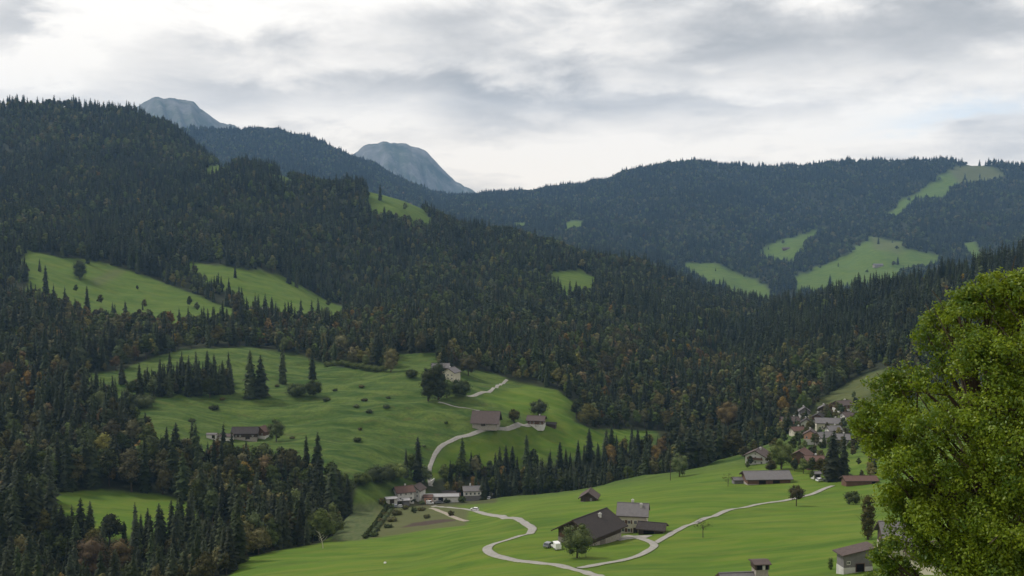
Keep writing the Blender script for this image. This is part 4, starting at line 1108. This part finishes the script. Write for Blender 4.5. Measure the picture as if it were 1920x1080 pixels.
spruce(164, 588, 50, 'dark spruce at the lower rim of the upper green clearing')
ball_tree(172, 1094, 84, 54, 'rust orange tree at the lower picture edge in front of the dark wood', 'rust', trunk=.05, seed=30)
ball_tree(226, 1092, 82, 44, 'second rust orange tree next to the first at the lower picture edge', 'rust', trunk=.05, seed=31)
for k, (x_, y_, w_, h_) in enumerate(((402,768,18,9),(360,792,14,8),(497,868,14,8),(612,752,16,8),(668,764,12,7),(724,765,14,8),(420,880,16,14),(670,828,16,9),(715,905,60,34),(680,910,40,26),(740,900,50,36))):
    ball_tree(x_, y_, h_, w_, ('tiny dark shrub on the hummocky pasture above the long barn', 'tiny dark shrub nearest the wood on the hummocky pasture', 'tiny dark shrub below the long pasture barn', 'small dark shrub beside the two dark bushes on the pasture', 'small dark shrub in the middle of the open pasture', 'small dark shrub below the round bush near the beige house', 'dark green shrub before the pasture foot trees', 'dark shrub low on the open pasture towards the lane', 'wide dark hedge-like tree beside the tall lone spruce', 'dark round tree at the hedge end by the ravine', 'dark bushy tree right behind the red-brown roofed house')[k], 'green', name='bush' if k < 8 else 'broadleaf_tree', trunk=0 if k < 8 else .05, seed=40 + k)
for (x_, y_) in ((174, 1092), (224, 1090)):
    q_ = at(x_, y_)
    for k in (.99, .97, .95, .93): CLEAR.append((q_.x * k, q_.y * k, 6.5))
for k in range(22):
    x_, y_ = random.uniform(330, 860), random.uniform(712, 868)
    if y_ > 868 - abs(x_ - 620) * .12 or (400 < x_ < 540 and 785 < y_ < 840) or (780 < x_ < 900 and y_ < 790): continue
    ball_tree(x_, y_, random.uniform(3.5, 7), random.uniform(7, 15), 'tiny scrub tuft dotted on the hummocky pasture', 'green' if k % 2 else 'olive', name='bush', trunk=0, seed=150 + k)
    C.objects[-1].parent['group'] = 'scrub tufts dotted on the hummocky pasture'
# the long hedge on the pasture top: one continuous clipped thing
def hedge(label, a, b_, hpx, seed):
    p0, p1 = at(*a), at(*b_); L = (p1 - p0).length; h = hpx * math.hypot(p0.x, p0.y) / F; lb = []
    n = int(L / (h * .45))
    for k in range(n + 1):
        q = p0.lerp(p1, k / n); z = ground(q.x, q.y) - p0.z
        lb.append((q.x - p0.x, q.y - p0.y, z + h * .42, h * (.5 + .12 * math.sin(k * 2.1))))
        CLEAR.append((q.x, q.y, h * .5))
    V, Fc = joined([leaf_cloud(lb, 22, .32, seed), core_blob(lb, .8)])
    tag(link('hedge', mesh_np('hedge', V, Fc, [M['green']]), None, p0), label, 'hedge')
hedge('long dark hedge along the top of the hummocky pasture', (612, 688), (724, 697), 14, 70)
for k, (x_, y_) in enumerate(((706,996),(714,982),(722,968),(731,957),(744,966),(760,955),(776,962),(790,958),(752,948),(700,1006),(800,972),(846,968),(728,990),(716,946),(735,978))):
    ball_tree(x_, y_, (9, 13, 8, 15, 10)[k % 5], (14, 13, 18, 14, 22)[k % 5], 'ragged shrub on the scrubby bank below the hamlet', 'olive' if k % 3 else 'green', name='bush', trunk=0, seed=90 + k)
    C.objects[-1].parent['group'] = 'shrubs on the scrubby bank'
for k, (x_, y_) in enumerate(((772,943),(791,946),(866,942),(838,943))):
    ball_tree(x_, y_, (13, 9, 14, 9)[k], (15, 13, 16, 16)[k], ('round garden bush before the small white hamlet house', 'low garden bush before the salmon walled square annex', 'garden bush at the corner of the grey roofed hamlet house', 'low garden bush before the long pale workshop')[k], 'green', name='bush', trunk=0, seed=120 + k)
hedge('low hedge between the cultivated strip and the scrubby bank', (684, 1010), (724, 948), 9, 71)
hedge('short ragged hedge on the scrubby bank above the brown soil', (700, 1000), (736, 950), 8, 72)
# ------------------------------------------------------------------ the big leafy tree close by
def hero():
    g = np.random.default_rng(11); RH = 36.0
    def P3(px, py, dr=0.0):
        a, r, z = polar(px, py, RH + dr); return np.array([r * math.sin(a), r * math.cos(a), z * (RH + dr) / (RH + dr)])
    bx, by, _ = P3(1850, 800)
    base = Vector((float(bx), float(by), ground(float(bx), float(by))))
    L = [(1845,528,30,.2),(1880,526,32,.3),(1680,930,40,-.2),(1695,1000,44,-.5),(1650,1030,36,-.1),(1745,945,50,-1.0),(1640,790,40,-.2),(1690,820,46,-.4),(1850,548,40,.1),(1890,546,40,.2),(1762,578,30,.1),(1806,562,30,.2),(1930,545,46,.3),(1850,568,52,0),(1795,585,40,-.6),(1905,590,60,.6),(1758,600,40,.4),(1960,570,70,.2),(1740,632,36,-.4),(1800,650,58,-1.2),(1870,660,62,-1.5),
         (1702,706,40,.2),(1655,722,34,-.2),(1752,712,48,-1.0),(1630,772,34,.2),(1680,776,50,-.8),(1618,818,24,.4),(1652,838,34,-.3),(1700,850,54,-1.2),(1760,800,62,-1.8),
         (1835,770,70,-2.2),(1910,740,80,-2.0),(1660,885,22,.3),(1706,915,42,-.4),(1770,890,64,-1.8),(1845,870,70,-2.4),(1915,860,84,-2.4),(1712,968,34,.2),(1760,975,54,-1.2),
         (1830,965,66,-2.0),(1905,965,80,-2.2),(1735,1040,34,-.2),(1790,1050,56,-1.2),(1860,1060,70,-1.8),(1935,1065,80,-1.8),(1690,1050,18,.4),(1668,1072,16,.2),(1672,905,38,-.6),(1690,975,32,-.3),(1660,1048,34,-.2),(1725,1005,40,-.6),(1638,1078,22,.2),(1612,790,30,.1),(1640,800,44,.2),(1675,740,44,.1),(1700,1085,40,.3),(1790,1120,60,-.8),(1870,1140,70,-1),
         (1990,660,90,-1),(2010,780,100,-1.5),(2010,900,100,-1.5),(2000,1020,100,-1.2),(1960,1130,80,-.6),(2080,720,90,.5),(2100,860,95,.5),(2080,1000,90,.5),
         (1820,640,60,2.0),(1900,640,70,2.4),(1760,760,60,2.2),(1850,780,70,3.0),(1940,760,80,3.0),(1780,900,60,2.4),(1880,900,80,3.2),(1970,900,90,3.0),(1800,1030,60,2.0),(1900,1040,80,2.6),(1990,1030,90,2.6),(2060,880,90,3),(1980,690,80,2.6)]
    lob = []; subs = []
    for (px, py, rp, dr) in L:
        c = P3(px, py, dr); r = rp / F * (RH + dr) * g.uniform(.62, .95)
        lob.append((c, r))
        n = max(6, int(9 + r * 6))
        d = g.normal(size=(n, 3)); d /= np.linalg.norm(d, axis=1)[:, None]
        for k in range(n):
            q = c + d[k] * r * g.uniform(.55, .98) * np.array([1, 1, .8])
            subs.append((q[0] - base.x, q[1] - base.y, q[2] - base.z, r * g.uniform(.28, .48) + .05))
    V, Q = [], None
    # leaves: small pointed faces gathered on twig ends
    V, Q = leaf_cloud(subs, 1500, .050, 17, .8, .5)
    # leaf colour: fresh yellow-green to deep green, varying from spray to spray
    m, t_, b, out = material('fresh_leaf', .5, .35)
    co = t_.new('ShaderNodeTexCoord').outputs['Object']
    n1 = t_.noise(co, .55, 4, .65); n2 = t_.noise(co, 4.5, 2, .6); n3 = t_.noise(co, 22, 1, .5)
    col = t_.mix(t_.mapr(n1, .42, .58), (.048,.108,.006), (.168,.245,.011))
    col = t_.mix(t_.mapr(n2, .50, .72, 0, .8), col, (.30,.345,.018))
    col = t_.mix(t_.mapr(n3, .55, .8, 0, .6), col, (.05,.085,.012))
    t_.put(b.inputs['Base Color'], col)
    tr = t_.new('ShaderNodeBsdfTranslucent'); t_.put(tr.inputs[0], t_.mix(.35, col, (.30,.36,.02)))
    mx = t_.new('ShaderNodeMixShader'); mx.inputs[0].default_value = .40
    t_.l.new(b.outputs[0], mx.inputs[1]); t_.l.new(tr.outputs[0], mx.inputs[2]); t_.l.new(mx.outputs[0], out.inputs[0])
    root = thing('leafy_tree', 'big close leafy tree with fresh yellow-green foliage filling the lower corner', 'tree', base)
    link('crown', mesh_np('crown', V, Q, [m]), root)
    h = 16.0
    mb = MB(); mb.tube([(0,0,-1),(0,.05,1.5),(.15,.1,5),(.05,0,9),(.2,.1,13.5)], [.52,.38,.32,.22,.05], 12); trunk = mb.build('trunk', M['bark'], root)
    mb = MB()
    for k, (c, r) in enumerate(lob):
        e = Vector((float(c[0]) - base.x, float(c[1]) - base.y, float(c[2]) - base.z))
        z0 = max(1.8, e.z - math.hypot(e.x, e.y) * .75 - 1.0); s = Vector((.1, .06, min(z0, 12)))
        mid = s.lerp(e, .5) + Vector((0, 0, .35))
        mb.tube([s, mid, e], [.12, .07, .02], 6)
        for q in range(3):
            e2 = e + Vector(g.normal(size=3)) * r * .7; mb.tube([mid.lerp(e, .5), e2], [.035, .008], 4)
    mb.build('limbs', M['bark'], root)
    USED[1] += 1
hero()
SCREENS.append([(1600,720),(1680,640),(1740,560),(1850,515),(1940,520),(1940,1100),(1700,1100),(1680,940),(1620,840)])
# loose trees between the village houses
vp = [(1385,850),(1450,806),(1530,758),(1640,740),(1690,800),(1640,900),(1560,905),(1500,898),(1400,880)]
x_, y_ = scatter(480, 860, .18, .36, 8.0); z_ = bil(Z, x_, y_); qx, qy = topix(x_, y_, z_)
m_ = inpoly(qx, qy, vp) & (rng.random(len(qx)) < .62)
nv = int(m_.sum())
P = np.concatenate([P, np.stack([x_[m_], y_[m_]], 1)]); PZ = np.concatenate([PZ, z_[m_]]); PR = np.concatenate([PR, np.hypot(x_[m_], y_[m_])])
kv = rng.choice([0, 1, 1, 2, 2, 3], nv, p=[.08, .24, .24, .20, .20, .04]); kind = np.concatenate([kind, kv])
sv = np.where(kv == 0, rng.uniform(.3, .5, nv), rng.uniform(.28, .6, nv)); sc = np.concatenate([sc, sv])
hgt = np.concatenate([hgt, np.where(kv == 0, SPR_H, BRD_H) * sv]); rot = np.concatenate([rot, rng.uniform(0, 6.28, nv)])
# groves on the hummocky pasture
GROVE = [([(272,742),(300,712),(345,705),(440,712),(440,742),(360,750)], .9, .55), ([(240,742),(270,720),(300,745),(290,752)], .8, .8),
         ([(60,760),(120,742),(168,752),(168,770),(110,790)], .5, .5), ([(700,905),(700,885),(780,884),(800,908)], .6, .7), ([(830,905),(850,880),(900,885),(940,905)], .5, .7),
         ([(560,670),(600,672),(640,684),(600,686)], .7, .7), ([(105,716),(160,706),(180,718),(120,730)], .5, .4)]
gx, gy = scatter(560, 980, -.5, .02, 5.6); gz = bil(Z, gx, gy); qx, qy = topix(gx, gy, gz)
for poly, keep, bfrac in GROVE:
    m_ = inpoly(qx, qy, poly) & (rng.random(len(qx)) < keep)
    nv = int(m_.sum())
    kv = np.where(rng.random(nv) < bfrac, rng.choice([1, 1, 2], nv), 0)
    sv = np.where(kv == 0, rng.uniform(.7, 1.1, nv), rng.uniform(.55, .95, nv))
    P = np.concatenate([P, np.stack([gx[m_], gy[m_]], 1)]); PZ = np.concatenate([PZ, gz[m_]]); PR = np.concatenate([PR, np.hypot(gx[m_], gy[m_])])
    kind = np.concatenate([kind, kv]); sc = np.concatenate([sc, sv]); hgt = np.concatenate([hgt, np.where(kv == 0, SPR_H, BRD_H) * sv]); rot = np.concatenate([rot, rng.uniform(0, 6.28, nv)])
# ------------------------------------------------------------------ single trees: the ones that show largest; the rest of the woods are masses
def zone(px, py, r):
    if r < 660 and px < 470 and py > 975: k = 'in the wood below the small enclosed meadow'
    elif r < 620 and 380 < px < 720 and py > 880: k = 'in the ravine wood beside the small meadow'
    elif px < 330 and r < 900 and py > 790: k = 'in the wood behind the small enclosed meadow'
    elif px < 330 and r < 1000: k = 'in the wood flanking the hummocky pasture'
    elif px < 720 and py > 840: k = 'at the foot of the hummocky pasture'
    elif px < 1000 and py < 740: k = 'in the woods above the hummocky pasture'
    elif 700 <= px < 1260 and py >= 800 and r < 800: k = 'in the row behind the small timber hut'
    elif px < 1330 and py < 830: k = 'in the gorge wood beyond the timber chalet'
    elif px >= 1330 and r < 900: k = 'among the village houses'
    else: k = 'on the steep slope above the village'
    return k, k.split(' ', 1)[1] if k.startswith(('in the', 'at the', 'on the')) else k

KN = {0: ('spruce_tree', 'dark pointed spruce', 'spruce', 'spruces'), 1: ('broadleaf_tree', 'green rounded broadleaf tree', 'tree', 'green broadleaf trees'),
      2: ('broadleaf_tree', 'olive yellowing broadleaf tree', 'tree', 'olive broadleaf trees'), 3: ('broadleaf_tree', 'rust orange autumn broadleaf tree', 'tree', 'rust autumn trees')}

# keep trees off buildings, lanes and single things
if CLEAR:
    cl = np.array(CLEAR)
    ok = np.ones(len(P), bool)
    for x, y, r in cl: ok &= (P[:, 0] - x) ** 2 + (P[:, 1] - y) ** 2 > r * r
    P, PZ, PR, kind, sc, hgt, rot = P[ok], PZ[ok], PR[ok], kind[ok], sc[ok], hgt[ok], rot[ok]

order = np.argsort(PR); order = order[PR[order] < 1500]
S = .5
buf = np.zeros((int(H * S), int(W * S)), np.int32)
for poly in SCREENS:
    yy, xx = np.mgrid[0:buf.shape[0], 0:buf.shape[1]]
    buf[inpoly(xx / S, yy / S, poly)] = 1
shown = {}
def ground_hides(i):
    a, r = gidx(P[i, 0], P[i, 1]); return RIDGE_HIDE[int(round(a)), max(int(round(r)) - 2, 0)]
for i in order:
    x, y = P[i]; r = PR[i]
    bx, by = topix(x, y, PZ[i]); tx, ty = topix(x, y, PZ[i] + hgt[i])
    hr = ground_hides(i); zh = hr * r
    _, yh = topix(x, y, zh)
    by2 = min(by, yh)
    hw = F / r * (hgt[i] * .14 if kind[i] == 0 else hgt[i] * .34)
    y0, y1 = int(ty * S), int(by2 * S)
    x0, x1 = int((bx - hw) * S), int((bx + hw) * S) + 1
    y0c, y1c = max(y0, 0), min(y1 + 1, buf.shape[0]); x0c, x1c = max(x0, 0), min(x1, buf.shape[1])
    if y1c <= y0c or x1c <= x0c: continue
    yy = np.arange(y0c, y1c)[:, None]; xx = np.arange(x0c, x1c)[None, :]
    if kind[i] == 0: m = np.abs(xx - bx * S) <= hw * S * np.clip((yy - y0 + .5) / max(1, y1 - y0), 0, 1)
    else: m = ((xx - bx * S) / (hw * S)) ** 2 + ((yy - (y0 + y1) / 2) / max(1, (y1 - y0) / 2)) ** 2 <= 1
    sub = buf[y0c:y1c, x0c:x1c]; free = m & (sub == 0)
    n = int(free.sum())
    if n: shown[i] = n
    sub[m] = 2
single = []
for ks in ((0,), (1, 2, 3)):
    c = sorted((i for i in shown if kind[i] in ks and shown[i] >= 4), key=lambda i: -shown[i])[:300 - USED[ks[0]]]
    single += c
tree_parts = {}
def place_tree(i):
    k = int(kind[i]); nm, what, cat, plural = KN[k]
    x, y = float(P[i, 0]), float(P[i, 1]); z = float(PZ[i])
    bx, by = topix(x, y, z)
    where, grp = zone(bx, by, PR[i])
    o = thing(nm, what + ' ' + where, cat, (x, y, z - .3), float(rot[i]), plural + ' ' + where)
    s = float(sc[i]); wk = rng.uniform(1.0, 1.35) if k == 0 else rng.uniform(.9, 1.15); o.scale = (s * wk, s * wk * rng.uniform(.92, 1.08), s)
    if k == 0:
        link('crown', spruce_crowns[i % 5], o); link('trunk', spruce_trunk, o)
    else:
        link('crown', brd_crowns[{1: 'green', 2: 'olive', 3: 'rust'}[k]][i % 4], o); link('trunk', brd_trunk, o)
for i in single: place_tree(i)

rest = np.ones(len(P), bool); rest[single] = False
def forest(name, label, sel):
    idx = np.nonzero(sel & rest)[0]
    if not len(idx): return
    me = bpy.data.meshes.new(name); me.vertices.add(len(idx))
    me.vertices.foreach_set('co', np.column_stack([P[idx], PZ[idx] - .6]).astype(np.float32).ravel())
    def at_(n, ty, v):
        a = me.attributes.new(n, ty, 'POINT'); a.data.foreach_set('value' if ty in ('FLOAT', 'INT') else 'vector', v.ravel())
    kk = kind[idx]
    shape = np.where(kk == 0, idx % 3, np.where(kk == 1, 3 + idx % 2, np.where(kk == 2, 5 + idx % 2, 7))).astype(np.int32)
    at_('shape', 'INT', shape)
    w = np.where(PR[idx] > 2700, 1.5, np.where(PR[idx] > 1400, 1.12, 1.0))
    s = np.stack([sc[idx] * w, sc[idx] * w, sc[idx]], 1).astype(np.float32)
    at_('size', 'FLOAT_VECTOR', s)
    at_('turn', 'FLOAT_VECTOR', np.stack([np.zeros(len(idx)), np.zeros(len(idx)), rot[idx]], 1).astype(np.float32))
    o = link(name, me); tag(o, label, None, kind='stuff')
    ng = bpy.data.node_groups.new(name + '_trees', 'GeometryNodeTree')
    ng.interface.new_socket('Geometry', in_out='INPUT', socket_type='NodeSocketGeometry')
    ng.interface.new_socket('Geometry', in_out='OUTPUT', socket_type='NodeSocketGeometry')
    nd, ln = ng.nodes, ng.links
    gin, gout = nd.new('NodeGroupInput'), nd.new('NodeGroupOutput')
    inst = nd.new('GeometryNodeInstanceOnPoints'); ci = nd.new('GeometryNodeCollectionInfo')
    ci.inputs[0].default_value = low; ci.inputs[1].default_value = True; ci.inputs[2].default_value = True
    inst.inputs['Pick Instance'].default_value = True
    def na(n, ty):
        a = nd.new('GeometryNodeInputNamedAttribute'); a.data_type = ty; a.inputs[0].default_value = n; return a.outputs[0]
    ln.new(gin.outputs[0], inst.inputs['Points']); ln.new(ci.outputs[0], inst.inputs['Instance'])
    ln.new(na('shape', 'INT'), inst.inputs['Instance Index'])
    ln.new(na('turn', 'FLOAT_VECTOR'), inst.inputs['Rotation']); ln.new(na('size', 'FLOAT_VECTOR'), inst.inputs['Scale'])
    ln.new(inst.outputs[0], gout.inputs[0])
    md = o.modifiers.new('trees', 'NODES'); md.node_group = ng
ga = np.arctan2(P[:, 0], P[:, 1])
gi_, gj_ = gidx(P[:, 0], P[:, 1]); lid = LID[np.rint(gi_).astype(int), np.rint(gj_).astype(int)]
forest('forest', 'dark mixed forest filling the valley woods and the steep left mountainside', (lid == names.index('left')) | (lid == names.index('near')))
forest('forest', 'dark mixed forest on the steep slope above the village', lid == names.index('right'))
forest('forest', 'bluish forest on the wooded shoulder between the two bare peaks', lid == names.index('mid'))
forest('forest', 'hazy blue forest covering the long far ridge with meadow strips', lid == names.index('far'))
print('trees', len(P), 'single', len(single), 'smallest', [min([shown[i] for i in single if kind[i] in ks] or [0]) for ks in ((0,), (1, 2, 3))])
